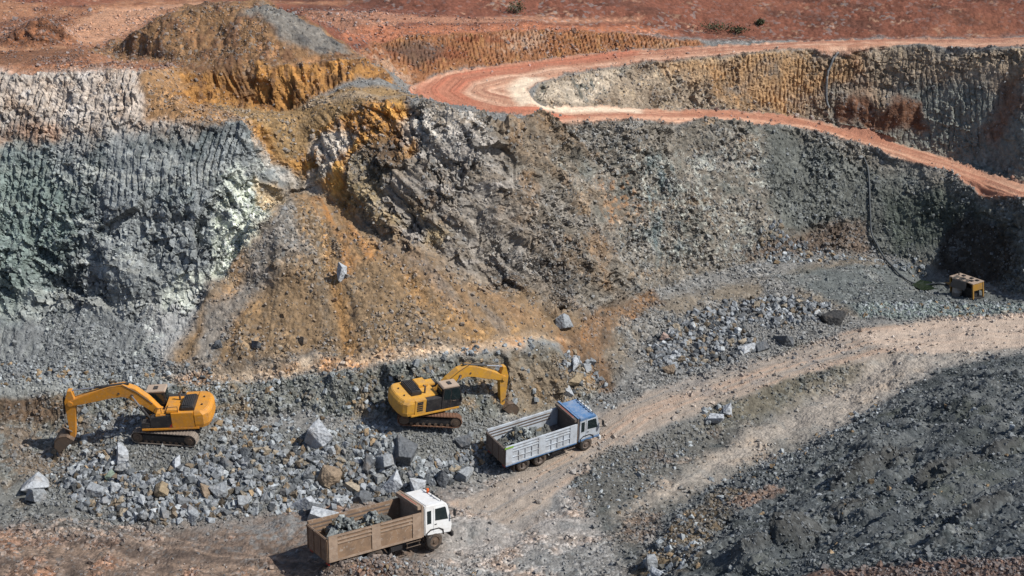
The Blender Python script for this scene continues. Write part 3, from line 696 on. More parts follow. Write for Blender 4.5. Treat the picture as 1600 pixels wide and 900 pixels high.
# ------------------------------------------------------------------ materials
def new_mat(name):
    m = bpy.data.materials.new(name); m.use_nodes = True
    return m, m.node_tree, m.node_tree.nodes['Principled BSDF']
def N(t, typ, **kw):
    n = t.nodes.new(typ)
    for k_, v in kw.items():
        setattr(n, k_, v)
    return n
def ground_mat(name, pebble, p_amt, bump, mottle):
    """soil or rock: the survey colour of the place, broken up by pebbles, mottling and grit"""
    m, t, b = new_mat(name)
    L = t.links.new
    at = N(t, 'ShaderNodeAttribute', attribute_name='soil')
    geo = N(t, 'ShaderNodeNewGeometry')
    n1 = N(t, 'ShaderNodeTexNoise'); n1.inputs['Scale'].default_value = 2.3; n1.inputs['Detail'].default_value = 8; n1.inputs['Roughness'].default_value = .68
    L(geo.outputs['Position'], n1.inputs['Vector'])
    v1 = N(t, 'ShaderNodeTexVoronoi'); v1.inputs['Scale'].default_value = pebble; v1.inputs['Randomness'].default_value = 1
    L(geo.outputs['Position'], v1.inputs['Vector'])
    sep = N(t, 'ShaderNodeSeparateColor'); L(v1.outputs['Color'], sep.inputs[0])
    mr = N(t, 'ShaderNodeMapRange'); mr.inputs[1].default_value = .28; mr.inputs[2].default_value = .72; mr.inputs[3].default_value = 1 - mottle; mr.inputs[4].default_value = 1 + mottle
    L(n1.outputs['Fac'], mr.inputs[0])
    pw = N(t, 'ShaderNodeMath', operation='POWER'); pw.inputs[1].default_value = 2.2; L(sep.outputs[0], pw.inputs[0])
    p0 = N(t, 'ShaderNodeMapRange'); p0.inputs[3].default_value = -p_amt * .6; p0.inputs[4].default_value = p_amt * 1.3
    L(pw.outputs[0], p0.inputs[0])
    mp = N(t, 'ShaderNodeMath', operation='MULTIPLY_ADD'); mp.inputs[2].default_value = 1.0
    L(p0.outputs[0], mp.inputs[0]); L(at.outputs['Alpha'], mp.inputs[1])
    mu = N(t, 'ShaderNodeMath', operation='MULTIPLY'); L(mr.outputs[0], mu.inputs[0]); L(mp.outputs[0], mu.inputs[1])
    vm = N(t, 'ShaderNodeVectorMath', operation='SCALE'); L(at.outputs['Color'], vm.inputs[0]); L(mu.outputs[0], vm.inputs['Scale'])
    # pale grey dust on some pebbles
    gt = N(t, 'ShaderNodeMath', operation='GREATER_THAN'); gt.inputs[1].default_value = .86; L(sep.outputs[1], gt.inputs[0])
    g0 = N(t, 'ShaderNodeMath', operation='MULTIPLY'); g0.inputs[1].default_value = .4; L(gt.outputs[0], g0.inputs[0])
    gm = N(t, 'ShaderNodeMath', operation='MULTIPLY'); L(g0.outputs[0], gm.inputs[0]); L(at.outputs['Alpha'], gm.inputs[1])
    mx = N(t, 'ShaderNodeMix', data_type='RGBA'); L(gm.outputs[0], mx.inputs[0]); L(vm.outputs[0], mx.inputs[6]); mx.inputs[7].default_value = (.24, .26, .26, 1)
    L(mx.outputs[2], b.inputs['Base Color'])
    b.inputs['Roughness'].default_value = .93
    b.inputs['Specular IOR Level'].default_value = .25
    n2 = N(t, 'ShaderNodeTexNoise'); n2.inputs['Scale'].default_value = 7; n2.inputs['Detail'].default_value = 6; n2.inputs['Roughness'].default_value = .7
    L(geo.outputs['Position'], n2.inputs['Vector'])
    ad = N(t, 'ShaderNodeMath', operation='SUBTRACT'); L(n2.outputs['Fac'], ad.inputs[0])
    ms = N(t, 'ShaderNodeMath', operation='MULTIPLY'); ms.inputs[1].default_value = .9; L(v1.outputs['Distance'], ms.inputs[0]); L(ms.outputs[0], ad.inputs[1])
    bp = N(t, 'ShaderNodeBump'); bp.inputs['Strength'].default_value = 1.0; bp.inputs['Distance'].default_value = bump
    L(ad.outputs[0], bp.inputs['Height']); L(bp.outputs[0], b.inputs['Normal'])
    return m
M_FLOOR = ground_mat('gravel_ground', 5.0, .75, .07, .36)
M_WALL = ground_mat('broken_rock', 3.6, .55, .10, .42)
M_ROAD = ground_mat('compacted_dirt', 8.0, .30, .04, .28)
M_SCREE = ground_mat('loose_scree', 4.2, .80, .08, .36)
M_HEAP = ground_mat('tipped_soil', 4.0, .60, .08, .36)
M_HILL = ground_mat('red_soil', 3.0, .40, .06, .34)

# ------------------------------------------------------------------ split the sheet into the named pieces of ground
idx = np.arange(nu * nv).reshape(nu, nv)
quads = np.stack([idx[:-1, :-1], idx[1:, :-1], idx[1:, 1:], idx[:-1, 1:]], -1).reshape(-1, 4)
fk = KND[quads[:, 0]]
fcx = Pf[quads[:, 0], 0]
def mesh_from(name, verts, faces, mat, cols=None, smooth_=False):
    me = bpy.data.meshes.new(name)
    nvx, nf, k_ = len(verts), len(faces), faces.shape[1]
    me.vertices.add(nvx); me.vertices.foreach_set('co', np.ascontiguousarray(verts, np.float32).ravel())
    me.loops.add(nf * k_); me.loops.foreach_set('vertex_index', np.ascontiguousarray(faces, np.int32).ravel())
    me.polygons.add(nf); me.polygons.foreach_set('loop_start', np.arange(0, nf * k_, k_, dtype=np.int32))
    me.polygons.foreach_set('use_smooth', np.full(nf, smooth_))
    if cols is not None:
        a = me.attributes.new('soil', 'FLOAT_COLOR', 'POINT')
        if cols.shape[1] == 3: cols = np.concatenate([cols, np.ones((nvx, 1))], 1)
        a.data.foreach_set('color', np.ascontiguousarray(cols, np.float32).ravel())
    me.update(calc_edges=True); me.validate()
    me.materials.append(mat)
    o = bpy.data.objects.new(name, me); COL.objects.link(o)
    return o
def piece(name, sel, mat, soft=True):
    f = quads[sel]
    used, inv = np.unique(f, return_inverse=True)
    return mesh_from(name, VERT[used], inv.reshape(f.shape), mat, np.concatenate([COLR[used], GRIT[used][:, None]], 1), soft)
def tag(o, label=None, cat=None, group=None, kind=None):
    if label: o['label'] = label
    if cat: o['category'] = cat
    if group: o['group'] = group
    if kind: o['kind'] = kind
    return o
tag(piece('ground', fk == 0, M_FLOOR), 'grey gravel floor of the quarry pit', 'ground', kind='structure')
tag(piece('rock_terrain', fk == 1, M_WALL, False), 'terraced grey and ochre rock faces of the pit', 'terrain', kind='structure')
tag(piece('road', fk == 2, M_ROAD), 'dusty pink haul road winding up the pit', 'road', kind='structure')
tag(piece('scree_terrain', fk == 3, M_SCREE), 'brown scree fan fallen over the low bench', 'terrain', kind='structure')
tag(piece('hill', fk == 5, M_HILL), 'red soil hillside beyond the pit', 'hill', kind='structure')
h4 = fk == 4
qy = Pf[quads[:, 0], 1]
a_ = drape(1378, 190); b_ = drape(60, 50)
s1 = h4 & (fcx > 10)
s2_ = h4 & (fcx < -35.5)
tag(piece('spoil_heap', s1, M_HEAP), 'dark brown dirt heap tipped against the upper right wall', 'spoil heap')
tag(piece('spoil_heap', s2_, M_HEAP), 'small brown dirt heap on the upper plateau', 'spoil heap')
tag(piece('spoil_heap', h4 & ~s1 & ~s2_, M_HEAP), 'large ochre spoil heap with a grey flank on the upper bench', 'spoil heap')

# ------------------------------------------------------------------ stones
rng = np.random.default_rng(11)
random.seed(5)
def hull_rock(seed, n=15, flat=1.0):
    """angular broken stone, about 1 m across, base near z = -0.35"""
    r = np.random.default_rng(seed)
    c = np.array([(i, j, k) for i in (-1, 1) for j in (-1, 1) for k in (-1, 1)], float) * .40
    c = c * (1 + r.uniform(-.42, .22, (8, 1))) + r.uniform(-.12, .12, (8, 3))
    e = r.normal(size=(n - 6, 3)); e /= np.linalg.norm(e, axis=1, keepdims=True); e *= r.uniform(.45, .56, (n - 6, 1))
    p = np.concatenate([c, e]) * np.array([r.uniform(.95, 1.2), r.uniform(.75, 1.0), r.uniform(.65, .95) * flat])
    m3 = np.array(Euler((r.uniform(-.5, .5), r.uniform(-.5, .5), 0)).to_matrix())
    p = p @ m3.T
    bm = bmesh.new()
    for q in p: bm.verts.new(q)
    res = bmesh.ops.convex_hull(bm, input=bm.verts)
    bmesh.ops.delete(bm, geom=[g for g in res['geom_interior'] if isinstance(g, bmesh.types.BMVert)], context='VERTS')
    return bm
def stone_mat(name, attr):
    m, t, b = new_mat(name); L = t.links.new
    geo = N(t, 'ShaderNodeNewGeometry'); tc = N(t, 'ShaderNodeTexCoord')
    src = geo.outputs['Position']
    n1 = N(t, 'ShaderNodeTexNoise'); n1.inputs['Scale'].default_value = 3.2; n1.inputs['Detail'].default_value = 9; n1.inputs['Roughness'].default_value = .7
    L(src, n1.inputs['Vector'])
    mr = N(t, 'ShaderNodeMapRange'); mr.inputs[1].default_value = .3; mr.inputs[2].default_value = .7; mr.inputs[3].default_value = .62; mr.inputs[4].default_value = 1.38
    L(n1.outputs['Fac'], mr.inputs[0])
    vm = N(t, 'ShaderNodeVectorMath', operation='SCALE'); L(mr.outputs[0], vm.inputs['Scale'])
    if attr:
        a = N(t, 'ShaderNodeAttribute', attribute_name='soil'); L(a.outputs['Color'], vm.inputs[0])
    else:
        oi = N(t, 'ShaderNodeObjectInfo'); L(oi.outputs['Color'], vm.inputs[0])
        # brown dust lying on upward faces
        n3 = N(t, 'ShaderNodeTexNoise'); n3.inputs['Scale'].default_value = 1.1; n3.inputs['Detail'].default_value = 4; L(src, n3.inputs['Vector'])
        ds = N(t, 'ShaderNodeMapRange'); ds.inputs[1].default_value = .56; ds.inputs[2].default_value = .74; ds.inputs[4].default_value = .4; L(n3.outputs['Fac'], ds.inputs[0])
        mx = N(t, 'ShaderNodeMix', data_type='RGBA'); L(ds.outputs[0], mx.inputs[0]); L(vm.outputs[0], mx.inputs[6]); mx.inputs[7].default_value = (*C(140, 126, 110), 1)
    L(mx.outputs[2] if not attr else vm.outputs[0], b.inputs['Base Color'])
    b.inputs['Roughness'].default_value = .85; b.inputs['Specular IOR Level'].default_value = .3
    n2 = N(t, 'ShaderNodeTexNoise'); n2.inputs['Scale'].default_value = 6; n2.inputs['Detail'].default_value = 8; n2.inputs['Roughness'].default_value = .65
    L(src, n2.inputs['Vector'])
    v2 = N(t, 'ShaderNodeTexVoronoi'); v2.inputs['Scale'].default_value = 4.5; L(src, v2.inputs['Vector'])
    ad = N(t, 'ShaderNodeMath', operation='ADD'); L(n2.outputs['Fac'], ad.inputs[0]); L(v2.outputs['Distance'], ad.inputs[1])
    bp = N(t, 'ShaderNodeBump'); bp.inputs['Strength'].default_value = .8; bp.inputs['Distance'].default_value = .10
    L(ad.outputs[0], bp.inputs['Height']); L(bp.outputs[0], b.inputs['Normal'])
    return m
M_STONE = stone_mat('loose_stone', True)
M_BOULDER = stone_mat('blasted_stone', False)

TEMPL = []
for k in range(10):
    bm = hull_rock(200 + k, 9 + k % 4)
    bmesh.ops.triangulate(bm, faces=bm.faces)
    bm.verts.index_update()
    TEMPL.append((np.array([v.co[:] for v in bm.verts]), np.array([[v.index for v in f.verts] for f in bm.faces])))
    bm.free()
def rand_rot(n):
    q = rng.normal(size=(n, 4)); q /= np.linalg.norm(q, axis=1, keepdims=True)
    w, x, y, z = q.T
    return np.stack([np.stack([1 - 2 * (y * y + z * z), 2 * (x * y - z * w), 2 * (x * z + y * w)], -1),
                     np.stack([2 * (x * y + z * w), 1 - 2 * (x * x + z * z), 2 * (y * z - x * w)], -1),
                     np.stack([2 * (x * z - y * w), 2 * (y * z + x * w), 1 - 2 * (x * x + y * y)], -1)], 1)
def stone_field(name, pos, size, col, mat):
    """many loose stones as one object"""
    vs, fs, cs = [], [], []
    base = 0
    pick = rng.integers(0, len(TEMPL), len(pos))
    for k, (tv, tf) in enumerate(TEMPL):
        m = np.nonzero(pick == k)[0]
        if not len(m): continue
        rt = rand_rot(len(m))
        v = np.einsum('nij,vj->nvi', rt, tv) * size[m][:, None, None]
        v = v + pos[m][:, None, :]
        n = len(tv)
        f = tf[None] + (np.arange(len(m)) * n)[:, None, None] + base
        vs.append(v.reshape(-1, 3)); fs.append(f.reshape(-1, 3)); cs.append(np.repeat(col[m], n, 0))
        base += len(m) * n
    return mesh_from(name, np.concatenate(vs), np.concatenate(fs), mat, np.concatenate(cs))

# how stony each part of the ground is
G = np.zeros(len(ACT))
slopeA = 1 - NA[:, 2]
G += .55 * W['floor'] + .5 * W['scree'] + .30 * W['rock'] + .03 * W['road'] + .12 * W['gully']
G *= .35 + 1.5 * spot(n_mid + n_lo, -.3, .5)
def stony(poly, v, soft=.6):
    global G
    m = zone(poly, soft); G = G * (1 - m) + (G + v) * m
stony([(20, 700), (250, 680), (480, 680), (620, 670), (760, 680), (760, 725), (620, 770), (340, 815), (250, 830), (200, 815), (60, 800)], 2.6)
stony([(640, 660), (790, 650), (760, 690), (800, 720), (740, 745)], 2.0)
stony([(-200, 560), (260, 560), (340, 600), (200, 606), (-200, 606)], 1.6)
stony([(60, 610), (600, 590), (620, 660), (330, 660), (150, 660)], .9)
stony([(860, 745), (960, 700), (1090, 665), (1060, 720), (930, 800), (980, 860), (960, 900), (900, 800)], 1.5)
stony([(985, 895), (1060, 800), (1180, 720), (1300, 680), (1330, 690), (1180, 790), (1080, 880)], 1.7)
stony([(1000, 540), (1060, 495), (1150, 470), (1330, 480), (1300, 540), (1120, 580), (1020, 600)], 1.6)
stony([(1330, 470), (1460, 468), (1600, 474), (1600, 496), (1460, 500), (1350, 494)], 2.6, .3)
stony([(860, 560), (930, 575), (960, 640), (900, 630), (860, 610)], 1.6)
stony([(490, 900), (560, 885), (690, 880), (800, 900), (700, 960), (490, 960)], 1.6)
stony([(1180, 385), (1260, 370), (1420, 385), (1420, 410), (1200, 405)], 1.2)
G *= 1 - .8 * PALE
stony([(1150, 905), (1280, 880), (1420, 868), (1600, 855), (1900, 840), (1900, 960), (1150, 960)], 1.6, .4)
stony([(1240, 700), (1420, 610), (1600, 560), (1700, 600), (1700, 860), (1280, 890), (1080, 880)], .35)
G *= 1 - .65 * NB * spot(ru + n_lo, -.1, .3)
quiet = zone([(-300, 830), (250, 840), (480, 810), (700, 770), (900, 740), (1000, 700), (960, 830), (985, 900), (-300, 950)], .8)
G *= 1 - .7 * quiet * (1 - zone([(490, 895), (560, 880), (690, 875), (800, 900), (700, 960), (490, 960)], .3))
G *= (YA > 46) & (YA < 128) & (np.abs(XA) < .5 * YA)
area = np.zeros(len(Pf)); 
e1 = VERT[quads[:, 1]] - VERT[quads[:, 0]]; e2 = VERT[quads[:, 3]] - VERT[quads[:, 0]]
qa = np.linalg.norm(np.cross(e1, e2), axis=1)
gv = np.zeros(len(Pf)); gv[ACT] = G
wq = qa * gv[quads[:, 0]]
def pick_faces(n, wts):
    c = np.cumsum(wts); c /= c[-1]
    return np.searchsorted(c, rng.random(n))
NST = 125000
fsel = pick_faces(NST, wq)
uvw = rng.random((NST, 2))
pos = VERT[quads[fsel, 0]] + e1[fsel] * uvw[:, :1] + e2[fsel] * uvw[:, 1:]
size = np.clip(rng.lognormal(-2.25, .48, NST), .05, .42)
size *= np.where(KND[quads[fsel, 0]] == 4, .7, 1.0)
pos[:, 2] += size * .12
lc = COLR[quads[fsel, 0]]
grey = np.stack([C(128, 132, 134)] * NST) * rng.uniform(.6, 1.5, (NST, 1))
mixw = rng.uniform(.0, .55, (NST, 1))
col = np.clip(lc * rng.uniform(.75, 1.5, (NST, 1)) * (1 - mixw) + grey * mixw, .02, .55)
tag(stone_field('gravel', pos, size, col, M_STONE), 'loose grey and brown gravel strewn over the ground', 'gravel', kind='stuff')

# ------------------------------------------------------------------ rubble banks: every large boulder for itself, the rest as one mass
ROCKS = []
for k in range(16):
    bm = hull_rock(300 + k, 10 + k % 5)
    bmesh.ops.bevel(bm, geom=list(bm.edges), offset=.014, segments=1, affect='EDGES')
    me = bpy.data.meshes.new('boulder'); bm.to_mesh(me); bm.free(); me.materials.append(M_BOULDER)
    ROCKS.append(me)
NAMED = [  # x, y of its middle, width in px, height in px, label
    (497, 678, 34, 46, 'tall pale boulder standing alone on the platform between the two excavators'),
    (632, 704, 46, 28, 'largest dark boulder in the rubble just below the tracks of the cab-side excavator'),
    (601, 716, 34, 24, 'broad flat-topped boulder leaning on the largest dark boulder'),
    (574, 724, 22, 26, 'dark upright boulder left of the broad flat-topped one'),
    (521, 735, 36, 34, 'wide brown-grey boulder in the middle of the rubble bank below the tall pale boulder'),
    (614, 753, 28, 30, 'pale two-tiered boulder at the foot of the bank behind the white truck'),
    (650, 757, 24, 26, 'pale blocky boulder at the foot of the bank beside the white truck cab'),
    (566, 774, 28, 20, 'dark wedge boulder on brown ground behind the brown truck bed'),
    (504, 806, 36, 20, 'long low pale boulder touching the far side of the brown truck bed'),
    (476, 782, 30, 24, 'pale grey boulder at the toe of the rubble left of the brown truck'),
    (492, 796, 24, 20, 'dark pointed boulder at the toe beside the brown truck tailgate'),
    (53, 750, 42, 26, 'pale humped boulder on bare ground at the left end of the rubble'),
    (60, 770, 28, 30, 'steep grey boulder in front of the pale humped one at the left end'),
    (192, 706, 20, 30, 'long pale slab boulder tilted below the tracks of the digging excavator'),
    (250, 767, 26, 20, 'rounded ochre-stained boulder in the middle of the left rubble'),
    (322, 767, 22, 22, 'brownish boulder paired with a grey one in the left rubble'),
    (344, 766, 26, 24, 'grey boulder paired with a brownish one in the left rubble'),
    (174, 740, 14, 20, 'greenish upright boulder below the excavator bucket side of the rubble'),
    (150, 766, 26, 24, 'grey leaning boulder right of the two boulders at the left end'),
    (277, 722, 18, 16, 'small pale boulder below the rear of the digging excavator'),
    (382, 786, 20, 18, 'round grey boulder on the toe of the rubble bank in the middle left'),
    (300, 800, 22, 20, 'low boulder at the lowest tip of the left rubble'),
    (287, 802, 16, 14, 'small boulder in the tip cluster of the left rubble'),
    (728, 738, 30, 22, 'grey boulder at the right end of the bank beside the blue truck tailgate'),
    (690, 747, 26, 26, 'dark boulder at the right end of the bank near the blue truck'),
    (724, 690, 24, 20, 'dark boulder between the cab-side excavator tracks and the blue truck'),
    (878, 616, 28, 20, 'pale rounded boulder on the ground behind the blue truck cab'),
    (915, 580, 18, 18, 'grey square boulder on top of the small pile behind the blue truck cab'),
    (898, 573, 22, 16, 'pale flat boulder on top of the small pile behind the blue truck cab'),
    (900, 603, 28, 16, 'ochre-grey slab in the small pile behind the blue truck cab'),
    (880, 590, 16, 14, 'brown boulder in the small pile behind the blue truck cab'),
    (1136, 638, 16, 20, 'pale upright boulder among stones on the verge below the haul road'),
    (1118, 652, 22, 16, 'low pale boulder among stones on the verge below the haul road'),
    (1224, 528, 26, 18, 'dark rounded boulder on the front edge of the rubble field'),
    (1190, 540, 24, 14, 'dark flat boulder on the front edge of the rubble field'),
    (1166, 546, 24, 12, 'pale slab beside the dark flat boulder of the rubble field'),
    (1305, 490, 34, 26, 'black jagged boulder at the right tip of the rubble field'),
    (1040, 528, 14, 12, 'pinkish boulder at the left edge of the rubble field'),
    (1045, 580, 18, 14, 'brownish boulder at the lower left corner of the rubble field'),
    (1213, 497, 16, 14, 'dark boulder in the hollow of the rubble field'),
    (1018, 876, 22, 22, 'grey boulder in the brown stones at the foot of the near bank'),
    (1060, 875, 16, 14, 'ochre boulder in the brown stones at the foot of the near bank'),
    (1028, 896, 24, 14, 'pale boulder in the brown stones at the bottom edge of the pit'),
    (474, 524, 12, 14, 'brown oblong boulder lying low on the scree fan'),
    (403, 540, 14, 14, 'dark boulder on the grey foot of the scree fan'),
    (535, 428, 15, 30, 'pale upright boulder sticking out high on the ochre streak of the scree fan'),
    (340, 530, 14, 12, 'small dark boulder on the left foot of the scree fan'),
    (880, 500, 28, 22, 'cluster-like grey boulder at the right foot of the scree fan'),
]
PXM = lambda p: FPX / (p.y * cp - (p.z - CAM_Z) * sp)
def put_rock(p, wx, wy, wz, label, group, sink=.30, k=None):
    o = bpy.data.objects.new('boulder', ROCKS[random.randrange(len(ROCKS)) if k is None else k])
    o.scale = (wx, wy, wz)
    o.rotation_euler = (random.uniform(-.35, .35), random.uniform(-.35, .35), random.uniform(0, 6.283))
    o.location = (p[0], p[1], p[2] + wz * (.36 - sink))
    COL.objects.link(o)
    shades = [C(90, 94, 97), C(142, 146, 149), C(116, 119, 122), C(160, 164, 166), C(128, 130, 130), C(134, 124, 108)]
    c = random.choice(shades) * random.uniform(.8, 1.2)
    if group is None:
        head = label.split(' boulder')[0].split(' slab')[0]
        if 'pinkish' in head: c = C(146, 126, 116)
        elif 'brown' in head: c = C(124, 109, 92)
        elif 'ochre' in head: c = C(132, 118, 96)
        elif 'black' in head: c = C(54, 54, 54)
        elif 'dark' in head: c = C(88, 91, 94)
        elif 'pale' in head: c = C(158, 162, 166)
        elif 'greenish' in head: c = C(116, 130, 116)
        else: c = C(132, 136, 139)
    o.color = (*c, 1)
    return tag(o, label, 'boulder', group)
TREE = None
def surf(x, y):
    """height of the finished ground at a plan position"""
    if abs(x) > 80: return float(ground(x, y))
    u = x / max(y, 30)
    i = int(np.clip(np.searchsorted(U, u), 1, nu - 1))
    if abs(U[i - 1] - u) < abs(U[i] - u): i -= 1
    j = int(np.clip(np.searchsorted(Y[i], y), 0, nv - 1))
    blk = VERT.reshape(nu, nv, 3)[max(0, i - 4):i + 5, max(0, j - 8):j + 9]
    b2 = blk.reshape(-1, 3)
    d = (b2[:, 0] - x) ** 2 + (b2[:, 1] - y) ** 2
    n = np.argsort(d)[:4]
    return float(b2[n, 2].mean())
taken = []
for (a, b, w_, h_, lab) in NAMED:
    p = drape(a, b + h_ * .38)
    s = PXM(p)
    wx, wz = 1.1 * w_ / s, .98 * h_ / s / .88
    p = Vector((p.x, p.y, surf(p.x, p.y)))
    put_rock(p, wx, wx * .85, wz * 1.15, lab, None, .16)
    taken.append((p.x, p.y, wx * .5))
BANKS = [  # outline, how many big ones, sizes, label, group
    ([(95, 750), (140, 720), (190, 700), (260, 712), (420, 705), (480, 712), (560, 700), (660, 690), (730, 690), (742, 735), (640, 768), (500, 796), (390, 792), (330, 806), (240, 815), (130, 790)], 164, (.50, 1.15),
     'grey angular boulder in the blasted bank below the excavators', 'boulders of the bank below the excavators'),
    ([(1008, 545), (1060, 505), (1140, 474), (1220, 470), (1290, 478), (1270, 505), (1210, 510), (1150, 498), (1150, 520), (1190, 540), (1140, 560), (1060, 580), (1015, 575)], 70, (.50, .85),
     'blue-grey boulder of the rubble field beside the upper pit road', 'boulders of the rubble field'),
    ([(1190, 392), (1215, 374), (1260, 378), (1262, 396), (1220, 402)], 10, (.4, .8), 'blue-grey boulder piled at the foot of the right wall', 'boulders at the foot of the right wall'),
    ([(862, 600), (880, 568), (925, 572), (935, 600), (900, 625)], 10, (.35, .7), 'grey boulder of the small pile behind the blue truck cab', 'boulders behind the blue truck'),
]
FREE = [(258, 690, 2.9), (672, 668, 2.6), (585, 866, 3.0), (640, 856, 2.5), (845, 720, 3.4), (800, 735, 2.0), (900, 700, 2.4)]
FREEP = [(drape(a, b).x, drape(a, b).y, r) for a, b, r in FREE]
def in_free(x, y):
    return any((x - a) ** 2 + (y - b) ** 2 < r * r for a, b, r in FREEP)
RUB_P, RUB_S, RUB_C = [], [], []
def inside(P, x, y):
    return sd_poly(P, np.array([x]), np.array([y]))[0] < 0
for (poly, nb_, (s0, s1_), lab, grp) in BANKS:
    P = plan(poly); x0, y0 = P.min(0); x1, y1 = P.max(0)
    made = tries = 0
    while made < nb_ and tries < 8000:
        tries += 1
        x, y = random.uniform(x0, x1), random.uniform(y0, y1)
        if not inside(P, x, y) or in_free(x, y): continue
        w = s0 + (s1_ - s0) * random.random() ** 2.2
        if any((x - a) ** 2 + (y - b) ** 2 < (r * .8 + w * .38) ** 2 for a, b, r in taken): continue
        taken.append((x, y, w * .5)); made += 1
        put_rock((x, y, surf(x, y) + random.uniform(0, .12)), w, w * random.uniform(.7, 1), w * random.uniform(.65, 1.05), lab, grp)
    n = nb_ * 12 if nb_ > 20 else nb_ * 8
    gp = rng.random(3) * 50
    got = 0
    while got < n:
        x, y = random.uniform(x0 - .5, x1 + .5), random.uniform(y0 - .4, y1 + .4)
        if sd_poly(P, np.array([x]), np.array([y]))[0] > random.random() ** 2 * .8 or in_free(x, y): continue
        if nb_ > 100 and float(fbm(np.array([[x * .55 + gp[0], y * .8, gp[1]]]), 2, 91)[0]) < random.uniform(-.5, .12): continue
        got += 1
        w = min(.54, .17 + .37 * random.random() ** 1.6)
        RUB_P.append((x, y, surf(x, y) + w * .2 + random.random() * .10)); RUB_S.append(w)
        RUB_C.append((C(124, 128, 131) if random.random() < .8 else C(116, 104, 88)) * random.uniform(.25, 1.4))
for (poly, n, s0, s1_) in [([(110, 640), (330, 655), (600, 690), (740, 690), (760, 735), (480, 800), (330, 812), (120, 790), (60, 730)], 900, .22, .55),
                          ([(120, 600), (640, 575), (700, 660), (480, 690), (330, 700), (160, 690)], 420, .16, .42),
                          ([(560, 660), (660, 680), (790, 680), (780, 725), (640, 750), (560, 710)], 420, .2, .55),
                          ([(-40, 570), (330, 575), (340, 602), (-40, 606)], 260, .16, .45),
                          ([(640, 575), (930, 570), (960, 640), (860, 640), (700, 655)], 200, .16, .5),
                          ([(1000, 880), (1060, 810), (1110, 800), (1090, 900), (1010, 910)], 160, .18, .5),
                          ([(860, 750), (960, 705), (1090, 690), (1050, 760), (950, 810), (900, 800)], 160, .15, .32),
                          ([(1180, 390), (1270, 370), (1460, 400), (1440, 440), (1360, 410), (1200, 410)], 160, .2, .5),
                          ([(1340, 472), (1460, 470), (1600, 476), (1600, 494), (1350, 494)], 420, .16, .42),
                          ([(1100, 640), (1140, 635), (1145, 655), (1100, 662)], 16, .3, .6),
                          ([(1110, 750), (1250, 690), (1420, 600), (1460, 590), (1300, 700), (1130, 790)], 200, .15, .4),
                          ([(1180, 790), (1300, 720), (1440, 640), (1600, 580), (1700, 700), (1600, 840), (1280, 870), (1100, 880)], 170, .12, .42),
                          ([(500, 900), (560, 886), (690, 880), (790, 905), (690, 960), (500, 960)], 420, .12, .36)]:
    P = plan(poly); x0, y0 = P.min(0); x1, y1 = P.max(0); got = 0
    while got < n:
        x, y = random.uniform(x0, x1), random.uniform(y0, y1)
        if not inside(P, x, y) or in_free(x, y): continue
        got += 1
        w = s0 + (s1_ - s0) * random.random() ** 2.5
        RUB_P.append((x, y, surf(x, y) + w * .15)); RUB_S.append(w)
        RUB_C.append((C(140, 145, 147) if random.random() < .8 else C(130, 112, 88)) * random.uniform(.4, 1.4))
tag(stone_field('rubble', np.array(RUB_P) - np.array([0, 0, .05]), np.array(RUB_S), np.clip(np.array(RUB_C), .03, .5), M_STONE), 'broken grey rubble filling the banks between the boulders', 'rubble', kind='stuff')

# ------------------------------------------------------------------ machine shop: shapes collected into one mesh per part
class MB:
    def __init__(s):
        s.bm = bmesh.new()
    def box(s, x0, x1, y0, y1, z0, z1, m=None):
        r = bmesh.ops.create_cube(s.bm, size=1.0)
        for v in r['verts']:
            v.co = Vector((x0 + (v.co.x + .5) * (x1 - x0), y0 + (v.co.y + .5) * (y1 - y0), z0 + (v.co.z + .5) * (z1 - z0)))
            if m is not None: v.co = m @ v.co
        return s
    def prism(s, poly, y0, y1, m=None):
        """outline in x,z drawn out along y"""
        a = [s.bm.verts.new((x, y0, z)) for x, z in poly]
        b = [s.bm.verts.new((x, y1, z)) for x, z in poly]
        n = len(poly)
        s.bm.faces.new(a); s.bm.faces.new(b[::-1])
        for i in range(n):
            s.bm.faces.new((a[i], b[i], b[(i + 1) % n], a[(i + 1) % n]))
        if m is not None:
            for v in a + b: v.co = m @ v.co
        return s
    def tube(s, p0, p1, r, seg=10, r2=None):
        p0, p1 = Vector(p0), Vector(p1)
        d = p1 - p0
        q = d.to_track_quat('Z', 'Y').to_matrix().to_4x4()
        mt = Matrix.Translation((p0 + p1) / 2) @ q
        bmesh.ops.create_cone(s.bm, cap_ends=True, segments=seg, radius1=r, radius2=r if r2 is None else r2, depth=d.length, matrix=mt)
        return s
    def path(s, pts, r, seg=6):
        for a, b in zip(pts[:-1], pts[1:]):
            s.tube(a, b, r, seg)
        return s
    def build(s, name, mat, parent=None, bevel=0.0, smooth_=False):
        bm = s.bm
        bmesh.ops.recalc_face_normals(bm, faces=bm.faces)
        if bevel:
            es = [e for e in bm.edges if len(e.link_faces) == 2 and e.calc_face_angle(0) > .6]
            bmesh.ops.bevel(bm, geom=es, offset=bevel, segments=2, affect='EDGES', clamp_overlap=True)
        me = bpy.data.meshes.new(name); bm.to_mesh(me); bm.free()
        if smooth_:
            for p in me.polygons: p.use_smooth = True
        me.materials.append(mat)
        o = bpy.data.objects.new(name, me); COL.objects.link(o)
        if parent: o.parent = parent
        return o
def empty(name):
    o = bpy.data.objects.new(name, None); COL.objects.link(o); return o

